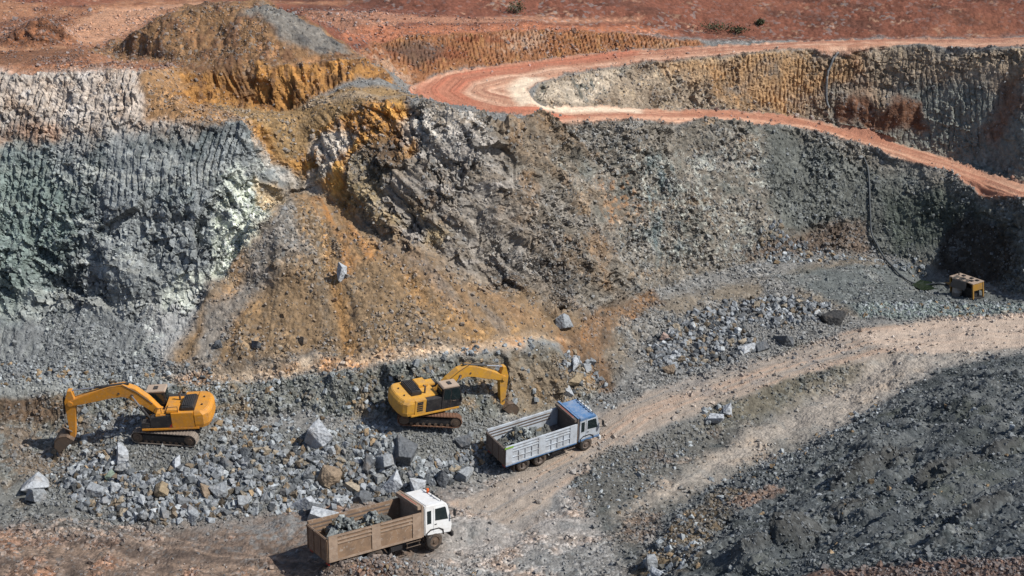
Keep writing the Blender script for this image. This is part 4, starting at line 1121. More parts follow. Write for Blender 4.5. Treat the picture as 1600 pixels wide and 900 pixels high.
def paint_mat(name, col, dirt=.45, dust=C(140, 122, 102), rough=.5, metal=0.0, scale=2.0):
    """painted or bare metal with dust lying on top and grime in blotches"""
    m, t, b = new_mat(name); L = t.links.new
    tc = N(t, 'ShaderNodeTexCoord'); geo = N(t, 'ShaderNodeNewGeometry')
    n1 = N(t, 'ShaderNodeTexNoise'); n1.inputs['Scale'].default_value = scale; n1.inputs['Detail'].default_value = 9; n1.inputs['Roughness'].default_value = .7
    L(tc.outputs['Object'], n1.inputs['Vector'])
    sx = N(t, 'ShaderNodeSeparateXYZ'); L(geo.outputs['Normal'], sx.inputs[0])
    upw = N(t, 'ShaderNodeMapRange'); upw.inputs[1].default_value = .2; upw.inputs[2].default_value = 1; upw.inputs[4].default_value = .12; L(sx.outputs['Z'], upw.inputs[0])
    mr = N(t, 'ShaderNodeMapRange'); mr.inputs[1].default_value = .42; mr.inputs[2].default_value = .75; mr.inputs[4].default_value = dirt; L(n1.outputs['Fac'], mr.inputs[0])
    ad = N(t, 'ShaderNodeMath', operation='ADD', use_clamp=True); L(mr.outputs[0], ad.inputs[0]); L(upw.outputs[0], ad.inputs[1])
    mx = N(t, 'ShaderNodeMix', data_type='RGBA'); mx.inputs[6].default_value = (*col, 1); mx.inputs[7].default_value = (*dust, 1); L(ad.outputs[0], mx.inputs[0])
    # pale scuffs
    n4 = N(t, 'ShaderNodeTexNoise'); n4.inputs['Scale'].default_value = scale * 3.5; n4.inputs['Detail'].default_value = 6; n4.inputs['Distortion'].default_value = 1.2
    L(tc.outputs['Object'], n4.inputs['Vector'])
    s4 = N(t, 'ShaderNodeMapRange'); s4.inputs[1].default_value = .58; s4.inputs[2].default_value = .70; s4.inputs[4].default_value = dirt * .55; L(n4.outputs['Fac'], s4.inputs[0])
    mx2 = N(t, 'ShaderNodeMix', data_type='RGBA'); L(s4.outputs[0], mx2.inputs[0]); L(mx.outputs[2], mx2.inputs[6]); mx2.inputs[7].default_value = (*C(168, 160, 150), 1)
    L(mx2.outputs[2], b.inputs['Base Color'])
    ro = N(t, 'ShaderNodeMapRange'); ro.inputs[3].default_value = rough; ro.inputs[4].default_value = .95; L(ad.outputs[0], ro.inputs[0]); L(ro.outputs[0], b.inputs['Roughness'])
    b.inputs['Metallic'].default_value = metal
    n2 = N(t, 'ShaderNodeTexNoise'); n2.inputs['Scale'].default_value = 14; n2.inputs['Detail'].default_value = 4; L(tc.outputs['Object'], n2.inputs['Vector'])
    bp = N(t, 'ShaderNodeBump'); bp.inputs['Strength'].default_value = .25; bp.inputs['Distance'].default_value = .02; L(n2.outputs['Fac'], bp.inputs['Height']); L(bp.outputs[0], b.inputs['Normal'])
    return m
P_YEL = paint_mat('yellow_paint', C(200, 134, 30), .7, C(136, 106, 74))
P_YEL2 = paint_mat('worn_yellow_paint', C(198, 146, 48), .7, C(132, 106, 78))
P_BLK = paint_mat('black_paint', C(30, 30, 33), .25, C(96, 90, 84))
P_RUB = paint_mat('dusty_rubber', C(46, 43, 41), .55, C(120, 100, 82), .9)
P_STEEL = paint_mat('worn_steel', C(96, 84, 74), .6, C(124, 98, 76), .55, .4)
P_TRACK = paint_mat('track_steel', C(132, 122, 112), .6, C(110, 96, 82), .7, .2)
P_RUST = paint_mat('rusty_track_steel', C(96, 66, 48), .6, C(128, 96, 74), .8, .1)
P_CHROME = paint_mat('piston_rod', C(190, 192, 195), .1, C(120, 110, 100), .25, .8)
P_WHITE = paint_mat('white_paint', C(214, 216, 216), .4, C(170, 156, 140))
P_BROWN = paint_mat('rusted_brown_body', C(130, 106, 84), .9, C(84, 70, 60), .85, 0, 1.4)
P_BROWN2 = paint_mat('scuffed_brown_panel', C(148, 128, 110), .85, C(98, 80, 66), .85, 0, 1.7)
P_BEDW = paint_mat('dented_white_body', C(182, 190, 198), .75, C(122, 116, 110), .6, 0, 1.5)
P_INNER = paint_mat('worn_bed_steel', C(98, 86, 78), .8, C(98, 92, 86), .7, .1, 1.2)
P_BLUE = paint_mat('blue_paint', C(52, 104, 152), .55, C(160, 160, 158))
P_ROOF = paint_mat('beige_cab_roof', C(160, 142, 126), .6)
P_ORANGE = paint_mat('amber_lens', C(224, 98, 30), .05, rough=.3)
P_RED = paint_mat('red_lens', C(150, 30, 24), .2, rough=.3)
P_GREEN = paint_mat('green_tape', C(120, 160, 60), .3)
P_LAMP = paint_mat('lamp_glass', C(220, 222, 220), .1, rough=.2)
P_TARP = paint_mat('grey_tarpaulin', C(128, 122, 114), .5, C(104, 94, 84), .9)
P_HOSE = paint_mat('black_hose', C(46, 52, 56), .4, C(104, 108, 108), .6)
P_PIPE = paint_mat('grey_pipe', C(92, 96, 98), .4, C(140, 120, 104), .6)
P_GEN = paint_mat('ochre_housing_paint', C(150, 112, 42), .6, C(96, 82, 66))
P_DRUM = paint_mat('pale_drum_plastic', C(148, 140, 130), .5)
GLASS, gt_, gb_ = new_mat('cab_glass')
gb_.inputs['Base Color'].default_value = (.012, .02, .022, 1); gb_.inputs['Roughness'].default_value = .08; gb_.inputs['Specular IOR Level'].default_value = .6

def seat_on_ground(root, x, y, heading, hx, hy, scale=1.0, lift=0.0, ahead=0.0, tilt=.7):
    """stand a machine on the ground, levelled to the ground under its footprint"""
    f = Vector((math.cos(heading), math.sin(heading))); l = Vector((-f.y, f.x))
    A, B = [], []
    for i in np.linspace(-1, 1, 7):
        for j in np.linspace(-1, 1, 5):
            q = Vector((x, y)) + f * (hx * i + ahead) + l * hy * j
            A.append((hx * i + ahead, hy * j, 1)); B.append(surf(q.x, q.y))
    sx_, sy_, z0 = np.linalg.lstsq(np.array(A), np.array(B), rcond=None)[0]
    sx_, sy_ = np.clip([sx_ * tilt, sy_ * tilt], -.1, .1)
    fx = Vector((f.x, f.y, sx_)).normalized(); ly = Vector((l.x, l.y, sy_)).normalized()
    up_ = fx.cross(ly).normalized(); ly = up_.cross(fx)
    M = Matrix((fx, ly, up_)).transposed().to_4x4()
    M.translation = (x, y, z0 + lift)
    root.matrix_world = M @ Matrix.Scale(scale, 4)
    root.rotation_mode = 'XYZ'

# ------------------------------------------------------------------ excavators
def stadium(n, L, r):
    """points and headings round a track loop of wheelbase L and end radius r"""
    per = 2 * L + 2 * math.pi * r
    out = []
    for i in range(n):
        s = per * i / n
        if s < L: out.append((-L / 2 + s, r, 0))
        elif s < L + math.pi * r:
            a = (s - L) / r; out.append((L / 2 + r * math.sin(a), r * math.cos(a), -a))
        elif s < 2 * L + math.pi * r: out.append((L / 2 - (s - L - math.pi * r), -r, math.pi))
        else:
            a = (s - 2 * L - math.pi * r) / r; out.append((-L / 2 - r * math.sin(a), -r * math.cos(a), math.pi - a))
    return out
def beam(center, mirror=False):
    """closed outline round a bent centre line with half heights"""
    top, bot = [], []
    for i, (x, z, h) in enumerate(center):
        a = center[max(0, i - 1)]; b = center[min(len(center) - 1, i + 1)]
        dx, dz = b[0] - a[0], b[1] - a[1]; L = math.hypot(dx, dz)
        nx, nz = -dz / L, dx / L
        top.append((x + nx * h, z + nz * h)); bot.append((x - nx * h, z - nz * h))
    return top + bot[::-1]
def excavator(label, swing, boom_deg, arm_deg, bucket_deg, trackmat, yel, blen=1.0):
    root = empty('excavator'); tag(root, label, 'excavator')
    L, r = 3.7, .46
    for sy in (1, -1):
        y0, y1 = sy * 1.25 - .3, sy * 1.25 + .3
        mb = MB()
        for (x, z, a) in stadium(46, L, r - .03):
            m = Matrix.Translation((x, 0, z + r + .02)) @ Matrix.Rotation(-a, 4, 'Y')
            mb.box(-.105, .105, y0, y1, -.025, .025, m); mb.box(-.02, .02, y0, y1, .025, .065, m)
        tr = mb.build('track', trackmat, root)
        MB().prism([(-L / 2, .2), (L / 2, .2), (L / 2 + .1, .48), (L / 2, .70), (-L / 2, .70), (-L / 2 - .1, .48)], y0 + .08, y1 - .08).build('track_frame', P_BLK, tr, .03)
        w = MB()
        for xx in np.linspace(-L / 2 + .55, L / 2 - .55, 7): w.tube((xx, y0 + .05, .19), (xx, y1 - .05, .19), .12, 12)
        w.build('track_rollers', P_STEEL, tr)
        MB().tube((-L / 2, y0 + .02, r + .02), (-L / 2, y1 - .02, r + .02), .36, 18).tube((-L / 2, y0 - .02, r + .02), (-L / 2, y1 + .02, r + .02), .2, 12).build('sprocket', P_STEEL, tr)
        MB().tube((L / 2, y0 + .02, r + .02), (L / 2, y1 - .02, r + .02), .35, 18).tube((L / 2, y0 - .02, r + .02), (L / 2, y1 + .02, r + .02), .16, 12).build('idler_wheel', P_STEEL, tr)
    MB().box(-1.1, 1.1, -1.0, 1.0, .5, .95).tube((0, 0, .9), (0, 0, 1.2), .75, 24).build('undercarriage', P_BLK, root, .03)
    # everything above the ring turns with the swing
    S = Matrix.Rotation(swing, 4, 'Z')
    parts = []
    def P(mb, name, mat, bev=.02, parent=None, sm=False):
        o = mb.build(name, mat, parent or root, bev, sm)
        if parent is None: o.matrix_local = S
        parts.append(o); return o
    P(MB().box(-2.2, 1.65, -1.42, 1.42, 1.14, 1.30), 'deck_frame', yel)
    # counterweight with rounded corners
    poly = []
    for a in np.linspace(-90, 90, 9):
        pass
    cw = MB()
    outline = [(-1.95, -1.42), (-2.55, -1.40), (-2.85, -1.2), (-3.02, -.7), (-3.06, 0), (-3.02, .7), (-2.85, 1.2), (-2.55, 1.40), (-1.95, 1.42)]
    vb = [cw.bm.verts.new((x + .12 if x < -2 else x, y * .97, 1.2)) for x, y in outline]
    vm = [cw.bm.verts.new((x, y, 1.5)) for x, y in outline]
    vt = [cw.bm.verts.new((x, y, 2.22)) for x, y in outline]
    vu = [cw.bm.verts.new((x + .2 if x < -2 else x, y * .94, 2.48)) for x, y in outline]
    for a, b in ((vb, vm), (vm, vt), (vt, vu)):
        for i in range(len(a)):
            j = (i + 1) % len(a); cw.bm.faces.new((a[i], a[j], b[j], b[i]))
    cw.bm.faces.new(vb[::-1]); cw.bm.faces.new(vu)
    cwo = P(cw, 'counterweight', yel, .04)
    MB().tube((-2.4, .5, 2.46), (-2.4, .5, 2.56), .06, 8).tube((-2.4, -.5, 2.46), (-2.4, -.5, 2.56), .06, 8).build('lifting_eye', P_BLK, cwo)
    # side away from the cab: black panel, yellow panel
    P(MB().box(-1.94, -.42, .95, 1.40, 1.305, 2.42), 'side_panel', yel)
    P(MB().prism([(-.415, 1.305), (1.02, 1.305), (1.02, 2.12), (-.415, 2.30)], .90, 1.39), 'side_panel', P_BLK)
    P(MB().prism([(-.40, 1.33), (-.20, 1.33), (-.40, 1.62)], 1.392, 1.398), 'side_mark', P_RED, 0)
    P(MB().box(1.03, 1.62, .80, 1.38, 1.305, 1.72), 'step_box', P_BLK)
    # cab side: yellow panel with dark louvres, black door
    sp_ = P(MB().box(-1.94, -1.05, -1.40, -.95, 1.305, 2.42), 'side_panel', yel)
    lv = MB()
    for zz in (1.55, 1.72, 1.89, 2.06, 2.2): lv.box(-1.75, -1.3, -1.425, -1.402, zz, zz + .10)
    lo = lv.build('side_louvre', P_BLK, sp_)
    P(MB().box(-1.045, .18, -1.39, -.90, 1.305, 2.30), 'side_panel', P_BLK)
    # engine deck
    P(MB().box(-1.94, .10, -.945, .945, 1.305, 2.36), 'engine_deck', yel)
    hood = P(MB().prism([(-2.02, 2.37), (-1.02, 2.37), (-1.08, 2.68), (-1.9, 2.74)], -.62, 1.12), 'engine_hood', P_BLK, .05)
    gr = MB()
    for xx in np.linspace(-1.82, -1.2, 6): gr.box(xx - .02, xx + .05, -.45, .95, 2.68, 2.765)
    gr.build('hood_grille', P_BLK, hood)
    P(MB().box(-.92, -.12, .28, 1.30, 2.365, 2.56).box(-.06, .62, .62, 1.34, 2.13, 2.30), 'tool_box', yel, .03)
    P(MB().tube((-.75, -.45, 2.36), (-.75, -.45, 2.95), .07, 10).tube((-.75, -.45, 2.9), (-.92, -.45, 3.02), .065, 10), 'exhaust_pipe', P_STEEL, 0)
    hr = MB()
    hr.path([(-.9, 1.28, 2.40), (-.9, 1.28, 2.86), (.55, 1.32, 2.80), (.98, 1.32, 2.1)], .022)
    hr.path([(.2, 1.30, 2.42), (.2, 1.30, 2.81)], .02)
    hr.path([(1.6, 1.30, 1.72), (1.6, 1.30, 2.3), (1.05, 1.30, 2.3)], .022)
    P(hr, 'handrail', P_BLK, 0)
    # cab
    cab = P(MB().prism([(.20, 1.31), (1.72, 1.31), (1.86, 1.75), (1.72, 2.55), (1.52, 3.0), (.26, 3.02), (.20, 2.3)], -1.40, -.42), 'cab', P_BLK, .03)
    MB().prism([(.18, 3.0), (1.58, 2.98), (1.5, 3.09), (.26, 3.12)], -1.40, -.42).build('cab_roof', P_ROOF, cab, .02)
    MB().box(.75, 1.05, -1.1, -.7, 3.10, 3.16).build('roof_hatch', P_BLK, cab, .02)
    MB().prism([(.34, 2.1), (.86, 2.05), (.86, 2.9), (.36, 2.9)], -1.412, -1.404).prism([(.94, 2.0), (1.66, 1.95), (1.62, 2.5), (1.46, 2.88), (.94, 2.9)], -1.412, -1.404).build('side_window', GLASS, cab)
    MB().prism([(.34, 2.1), (.86, 2.05), (.86, 2.9), (.36, 2.9)], -.416, -.408).prism([(.94, 2.0), (1.66, 1.95), (1.62, 2.5), (1.46, 2.88), (.94, 2.9)], -.416, -.408).build('side_window', GLASS, cab)
    MB().prism([(1.845, 1.9), (1.735, 2.54), (1.545, 2.96), (1.555, 2.965), (1.75, 2.55), (1.86, 1.9)], -1.30, -.52).build('windscreen', GLASS, cab)
    MB().box(.185, .197, -1.25, -.57, 2.35, 2.9).build('rear_window', GLASS, cab)
    MB().path([(1.75, -1.40, 2.0), (1.95, -1.6, 2.15), (1.95, -1.6, 2.5)], .02).box(1.92, 1.97, -1.72, -1.5, 2.3, 2.62).build('mirror', P_BLK, cab)
    MB().path([(.9, -1.44, 2.0), (.9, -1.44, 1.6)], .018).path([(1.3, -1.44, 1.9), (1.05, -1.44, 1.9)], .018).build('door_handle', P_STEEL, cab)
    # boom
    fx, fz = .55, 1.85
    BM = S @ Matrix.Translation((fx, .15, fz)) @ Matrix.Rotation(-R(boom_deg), 4, 'Y')
    c = [(0, 0, .20), (1.1, .86, .36), (2.05, 1.42, .44), (2.75, 1.58, .46), (3.5, 1.36, .42), (5.0, .68, .33), (6.5, 0, .20)]
    c = [(x * blen, z * blen, h) for x, z, h in c]
    boom = MB().prism(beam(c), -.27, .27).tube((c[-1][0], -.32, 0), (c[-1][0], .32, 0), .2, 14).tube((0, -.4, 0), (0, .4, 0), .2, 14).build('boom', yel, root, .025)
    boom.matrix_local = BM
    MB().tube((c[2][0], -.31, c[2][1] - .1), (c[2][0], .31, c[2][1] - .1), .11, 12).tube((c[3][0] + .25, -.30, c[3][1] - .2), (c[3][0] + .25, .30, c[3][1] - .2), .08, 12).build('boom_pin', P_STEEL, boom)
    MB().path([(.5, .28, .75), (1.6, .28, 1.5), (2.6, .28, 1.98), (3.5, .28, 1.72), (5.2, .28, .95)], .022).path([(.5, -.28, .75), (1.6, -.28, 1.5), (2.6, -.28, 1.98), (3.5, -.28, 1.72)], .022).build('hydraulic_line', P_BLK, boom)
    def cyl(name, M, p0, p1, parent_m, r_=.085):
        p0, p1 = Vector(p0), Vector(p1)
        mid = p0.lerp(p1, .58)
        o = MB().tube(p0, mid, r_, 12).build(name, P_BLK, root); o.matrix_local = M
        MB().tube(mid, p1, r_ * .55, 10).build('piston_rod', P_CHROME, o)
        return o
    inv = BM.inverted() @ S
    for sy in (-1, 1):
        a = inv @ Vector((1.15, .15 + sy * .42, 1.45))
        b = Vector((c[2][0], sy * .36, c[2][1] - .1))
        cyl('boom_cylinder', BM, a, b, None, .10)
    # arm
    tip = Vector((c[-1][0], 0, 0))
    AM = BM @ Matrix.Translation(tip) @ Matrix.Rotation(R(boom_deg), 4, 'Y') @ Matrix.Rotation(-R(arm_deg), 4, 'Y')
    al = 2.9 * blen
    arm = MB().prism([(-.98, -.10), (-.95, .16), (-.1, .40), (.35, .36), (al, .17), (al + .12, 0), (al, -.17), (.2, -.34), (-.3, -.28)], -.21, .21).build('arm', yel, root, .02)
    arm.matrix_local = AM
    ua = BM.inverted() @ AM
    cyl('arm_cylinder', BM, Vector((c[2][0] + .3, 0, c[2][1] + .66)), ua @ Vector((-.90, 0, .02)), None, .09)
    cyl('bucket_cylinder', AM, Vector((-.35, 0, .46)), Vector((al - .75, 0, .52)), None, .075)
    MB().tube((al - .45, -.25, 0), (al - .75, -.25, .52), .05, 8).tube((al - .45, .25, 0), (al - .75, .25, .52), .05, 8).tube((al - .75, 0, .52), (al + .08, 0, .42), .07, 8).build('bucket_link', P_STEEL, arm)
    # bucket
    KM = AM @ Matrix.Translation((al, 0, 0)) @ Matrix.Rotation(-R(bucket_deg), 4, 'Y')
    prof = [(-.05, -.16), (.02, .42), (.42, .74), (.92, .78), (1.30, .50), (1.46, -.02)]
    inner_ = [(1.40, -.02), (1.25, .46), (.90, .71), (.44, .67), (.09, .38), (.03, -.16)]
    bk_ = MB().prism(prof + inner_, -.62, .62)
    for sy in (-.62, .57): bk_.prism(prof, sy, sy + .05)
    for sy in (-.2, .14): bk_.prism([(-.08, -.12), (.05, -.2), (.22, .45), (.02, .5)], sy, sy + .06)
    bucket = bk_.build('bucket', P_STEEL, root, .01); bucket.matrix_local = KM
    th = MB()
    for yy in np.linspace(-.55, .55, 5): th.prism([(1.38, .05), (1.47, .06), (1.56, -.28), (1.52, -.28)], yy - .05, yy + .05)
    th.build('bucket_teeth', P_STEEL, bucket)
    return root

ex1 = excavator('yellow excavator digging at the left end of the bench with its long boom stretched level', R(11), 10, -84, 40, P_TRACK, P_YEL, .92)
a, b = drape(212, 693), drape(306, 700)
hd = math.atan2(a.y - b.y, a.x - b.x)
f = Vector((math.cos(hd), math.sin(hd))); l = Vector((-f.y, f.x))
m_ = (a + b) / 2
seat_on_ground(ex1, m_.x - l.x * 1.3, m_.y - l.y * 1.3, hd, 2.2, 1.5, .97, -.02)
ex2 = excavator('yellow excavator with its black cab side showing, loading the blue roofed truck', R(25), 2, -86, 38, P_RUST, P_YEL2, .84)
a, b = drape(630, 672), drape(712, 682)
hd = math.atan2(b.y - a.y, b.x - a.x)
f = Vector((math.cos(hd), math.sin(hd))); l = Vector((-f.y, f.x))
m_ = (a + b) / 2
seat_on_ground(ex2, m_.x + l.x * 1.2, m_.y + l.y * 1.2, hd, 2.2, 1.5, .93, -.02)

# ------------------------------------------------------------------ tipper trucks
def ring(mb, x, y, z, prof, seg=28):
    """lathe round the axle: prof is a list of (offset along y, radius)"""
    rows_ = []
    for (dy, rr) in prof:
        rows_.append([mb.bm.verts.new((x + rr * math.cos(2 * math.pi * k / seg), y + dy, z + rr * math.sin(2 * math.pi * k / seg))) for k in range(seg)])
    for a_, b_ in zip(rows_[:-1], rows_[1:]):
        for k in range(seg):
            mb.bm.faces.new((a_[k], a_[(k + 1) % seg], b_[(k + 1) % seg], b_[k]))
    return mb
def truck(label, cabm, bedm, panelm, trim, rim, blue):
    root = empty('dump_truck'); tag(root, label, 'dump truck')
    W2 = 1.22
    MB().box(.3, 7.2, -.45, -.25, .72, .98).box(.3, 7.2, .25, .45, .72, .98).box(.3, .45, -.45, .45, .72, .98).box(3, 3.2, -.45, .45, .72, .98).box(5.4, 5.6, -.45, .45, .72, .98).box(.6, 5.4, -.75, .75, .98, 1.06).build('chassis', P_BLK, root, .01)
    # bed
    bed = MB().box(.05, 5.62, -W2 + .09, W2 - .09, 1.06, 1.16).build('bed_floor', P_INNER, root)
    for sy in (-1, 1):
        y0 = sy * W2; yi = sy * (W2 - .07)
        ya, yb = min(y0, yi), max(y0, yi)
        sd = MB().box(.02, 5.62, ya, yb, 1.0, 2.44).build('bed_side', bedm, root, .008)
        rb = MB(); out = sy * (W2 + .05)
        ra, rbb = min(y0, out) , max(y0, out)
        ra, rbb = (ra + .002, rbb) if sy > 0 else (ra, rbb - .002)
        for (x0, x1) in ((0.0, .52), (2.55, 3.08), (5.05, 5.62)): rb.box(x0, x1, ra, rbb, .98, 2.46)
        for (x0, x1) in ((.52, 2.55), (3.08, 5.05)):
            rb.box(x0, x1, ra, rbb, .98, 1.10)
            for zz in (1.92, 2.12, 2.34): rb.box(x0, x1, ra, rbb, zz, zz + .09)
            if blue:
                for xx in np.linspace(x0, x1, 5)[1:-1]: rb.box(xx - .03, xx + .03, ra, rbb, 1.10, 1.92)
                rb.box(x0, x1, ra, rbb, 1.48, 1.54)
        rb.build('side_ribs', panelm, sd, .008)
        if blue:
            MB().box(.0, 5.62, min(sy * 1.0, sy * 1.275), max(sy * 1.0, sy * 1.275), .90, .975).build('side_rail', P_BLUE, sd, .008)
        inn = MB()
        for zz in (1.75, 1.98, 2.2): inn.box(.1, 5.0, min(yi, yi - sy * .025), max(yi, yi - sy * .025), zz, zz + .08)
        inn.build('inner_rails', P_INNER, sd)
    tg = MB().box(-.06, .015, -W2 + .01, W2 - .01, .96, 2.30).build('tailgate', P_INNER if blue else bedm, root, .01)
    t2 = MB()
    for yy in (-1.1, -.4, .4, 1.1): t2.box(-.10, -.062, yy - .05, yy + .05, .98, 2.28)
    t2.box(-.10, -.062, -1.2, 1.2, 2.18, 2.28)
    t2.build('tailgate_ribs', P_INNER if blue else bedm, tg, .006)
    if blue:
        MB().box(-.11, .56, -1.30, -1.275, 2.30, 2.42).build('green_tape', P_GREEN, tg)
    hb = MB().box(5.625, 5.74, -W2 - .04, W2 + .04, 1.0, 2.86).box(5.40, 5.623, -W2 + .0, W2 - .0, 2.62, 2.84).build('headboard', panelm if not blue else P_INNER, root, .012)
    mk = MB(); random.seed(77)
    yy = -.9
    while yy < .75:
        w = random.uniform(.04, .10)
        mk.box(5.47, 5.55, yy, yy + w, 2.841, 2.845); yy += w + .05
    mk.build('red_lettering', P_RED, hb)
    if blue:
        MB().box(5.62, 5.76, -W2 - .05, W2 + .05, 2.862, 2.91).build('headboard_cap', P_BLUE, hb)
    # cab
    c0, c1 = 5.86, 7.55
    cab = MB().prism([(c0, .95), (c1 - .02, .80), (c1 + .06, 1.25), (c1, 1.72), (c1 - .22, 2.52), (c1 - .42, 2.68), (c0 + .1, 2.70), (c0, 2.60)], -1.16, 1.16).build('cab', cabm, root, .05)
    if blue:
        MB().prism([(c0 - .01, 2.50), (c1 - .30, 2.50), (c1 - .40, 2.705), (c0 + .06, 2.725)], -1.175, 1.175).build('cab_roof', P_BLUE, cab, .03)
        MB().prism([(c0 - .01, .86), (c1 + .0, .86), (c1 + .0, 1.02), (c0 - .01, 1.02)], -1.172, 1.172).build('cab_sill', P_BLUE, cab, .01)
    for sy in (-1, 1):
        def sheet(poly, d0, d1):
            a_, b_ = sy * d0, sy * d1
            return MB().prism(poly, min(a_, b_), max(a_, b_))
        dr = sheet([(6.42, 1.08), (7.44, 1.08), (7.50, 1.55), (7.30, 2.42), (7.20, 2.50), (6.42, 2.50)], 1.161, 1.176).build('door', cabm, cab, .004)
        sheet([(6.52, 1.74), (7.34, 1.66), (7.20, 2.36), (7.14, 2.42), (6.52, 2.42)], 1.178, 1.186).build('door_window', GLASS, dr)
        sheet([(6.48, 1.50), (6.62, 1.50), (6.62, 1.54), (6.48, 1.54)], 1.178, 1.20).build('door_handle', P_BLK, dr)
        sheet([(6.02, 1.62), (6.28, 1.62), (6.28, 2.38), (6.02, 2.38)], 1.163, 1.172).build('rear_side_window', GLASS, cab)
        MB().path([(7.40, sy * 1.16, 2.30), (7.62, sy * 1.42, 2.28), (7.62, sy * 1.42, 1.75), (7.45, sy * 1.17, 1.62)], .018).box(7.58, 7.66, sy * 1.42 - .09, sy * 1.42 + .09, 1.85, 2.22).build('mirror', P_BLK, cab)
        MB().box(7.55, 7.645, sy * .85 - .16, sy * .85 + .16, .98, 1.14).build('headlight', P_LAMP, cab, .01)
        MB().prism([(6.0, .82), (6.02, 1.08), (6.25, 1.22), (6.72, 1.22), (6.98, 1.06), (7.02, .80), (7.08, .80), (7.04, 1.12), (6.75, 1.28), (6.22, 1.28), (5.95, 1.1), (5.93, .82)], min(sy * .85, sy * 1.2), max(sy * .85, sy * 1.2)).build('front_mudguard', P_BLK, root, .01)
        MB().prism([(.78, .82), (.86, 1.0), (1.05, 1.07), (2.95, 1.07), (3.25, .92), (3.45, .62), (3.50, .62), (3.30, .96), (2.98, 1.12), (1.02, 1.12), (.80, 1.03), (.72, .82)], min(sy * .72, sy * 1.2), max(sy * .72, sy * 1.2)).build('rear_mudguard', trim, root, .01)
        MB().box(.70, .735, min(sy * .72, sy * 1.18), max(sy * .72, sy * 1.18), .22, .98).build('mud_flap', P_RUB, root)
        MB().box(.02, .10, sy * .95 - .16, sy * .95 + .16, .76, .88).build('tail_light', P_RED, root, .01)
    MB().prism([(c1 + .075, 1.62), (c1 + .015, 1.78), (c1 - .175, 2.47), (c1 - .165, 2.475), (c1 + .025, 1.79), (c1 + .085, 1.63)], -1.02, 1.02).build('windscreen', GLASS, cab)
    MB().box(c1 + .04, c1 + .075, -.6, .6, 1.12, 1.42).build('grille', P_BLK, cab, .01)
    MB().box(c1 - .02, c1 + .16, -1.18, 1.18, .52, .84).build('bumper', P_BLK if not blue else P_WHITE, root, .04)
    rack = MB().path([(7.02, -.95, 2.80), (7.02, .95, 2.80)], .025)
    for yy in (-.95, 0, .95): rack.path([(7.02, yy, 2.70), (7.02, yy, 2.80)], .02)
    rk = rack.build('light_bar', P_BLK, cab)
    for yy in ((-.75, -.4, -.1, .25, .6) if blue else (-.55, -.2)):
        MB().box(6.97, 7.07, yy - .06, yy + .06, 2.80, 2.90).build('marker_light', P_BLK if not blue else P_LAMP, rk, .01)
    if not blue:
        MB().tube((7.02, .45, 2.72), (7.02, .45, 2.93), .075, 12).build('amber_beacon', P_ORANGE, cab)
    # tanks and wheels
    MB().box(3.7, 4.5, -1.12, -.55, .50, .92).build('fuel_tank', P_BLK, root, .05)
    MB().tube((3.75, .85, .70), (4.6, .85, .70), .24, 16).build('air_tank', P_BLK, root)
    MB().path([(4.7, -1.14, .55), (5.6, -1.14, .55)], .025).path([(4.7, -1.14, .80), (5.6, -1.14, .80)], .025).path([(4.75, -1.14, .55), (4.75, -1.14, .95)], .02).path([(5.5, -1.14, .55), (5.5, -1.14, .95)], .02).build('side_guard', P_STEEL, root)
    for ax in (1.45, 2.78, 6.48):
        MB().tube((ax, -.9, .51), (ax, .9, .51), .09, 10).build('axle', P_BLK, root)
        for sy in (-1, 1):
            wd = .28 if ax > 6 else .52
            yo = sy * 1.18; yi = sy * (1.18 - wd)
            s_ = -sy
            tp = [(0, .30), (0, .42), (s_ * .03, .48), (s_ * .07, .51)]
            if wd > .4: tp += [(s_ * .22, .51), (s_ * .25, .45), (s_ * .28, .51)]
            tp += [(s_ * (wd - .05), .51), (s_ * (wd - .02), .47), (s_ * wd, .42), (s_ * wd, .30)]
            wheel = ring(MB(), ax, yo, .51, tp).build('wheel', P_RUB, root, 0, True)
            ring(MB(), ax, yo, .51, [(s_ * .02, .302), (-s_ * .005, .29), (s_ * .04, .26), (s_ * (.14 if wd > .4 else .03), .16), (s_ * (.14 if wd > .4 else .02), .12), (-s_ * .03, .10), (-s_ * .04, 0.01)]).build('rim', rim, wheel, 0, False)
    return root
def load(M, label, xr, h, n, seed, big):
    """tipped stone lying in a truck bed"""
    r = np.random.default_rng(seed)
    ps, ss, cs = [], [], []
    x0, x1 = xr
    while len(ps) < n:
        x, y = r.uniform(x0, x1), r.uniform(-1.05, 1.05)
        e = min(1, (x - x0) / .7, (x1 - x) / 1.1)
        top = 1.16 + h * max(.05, e) * (1 - .45 * (y / 1.1) ** 2) * (.75 + .25 * math.sin(x * 3.1 + seed))
        z = r.uniform(min(1.18, top - .01), top) if r.random() < .3 else r.uniform(max(1.17, top - .3), max(1.18, top))
        s = min(big, r.lognormal(-1.75, .5)); y *= min(1, (1.08 - s * .62) / 1.05)
        ps.append(M @ Vector((x, y, z))); ss.append(s); cs.append(C(120, 124, 122) * r.uniform(.4, 1.5) if r.random() > .15 else C(110, 100, 80) * r.uniform(.6, 1.2))
    for k in range(60):      # fill below
        x, y = r.uniform(x0 + .2, x1), r.uniform(-.8, .8)
        ps.append(M @ Vector((x, y, 1.3 + h * .25))); ss.append(.5); cs.append(C(84, 84, 80))
    return tag(stone_field('rubble', np.array(ps), np.array(ss), np.clip(np.array(cs), .03, .5), M_STONE), label, 'rubble', kind='stuff')

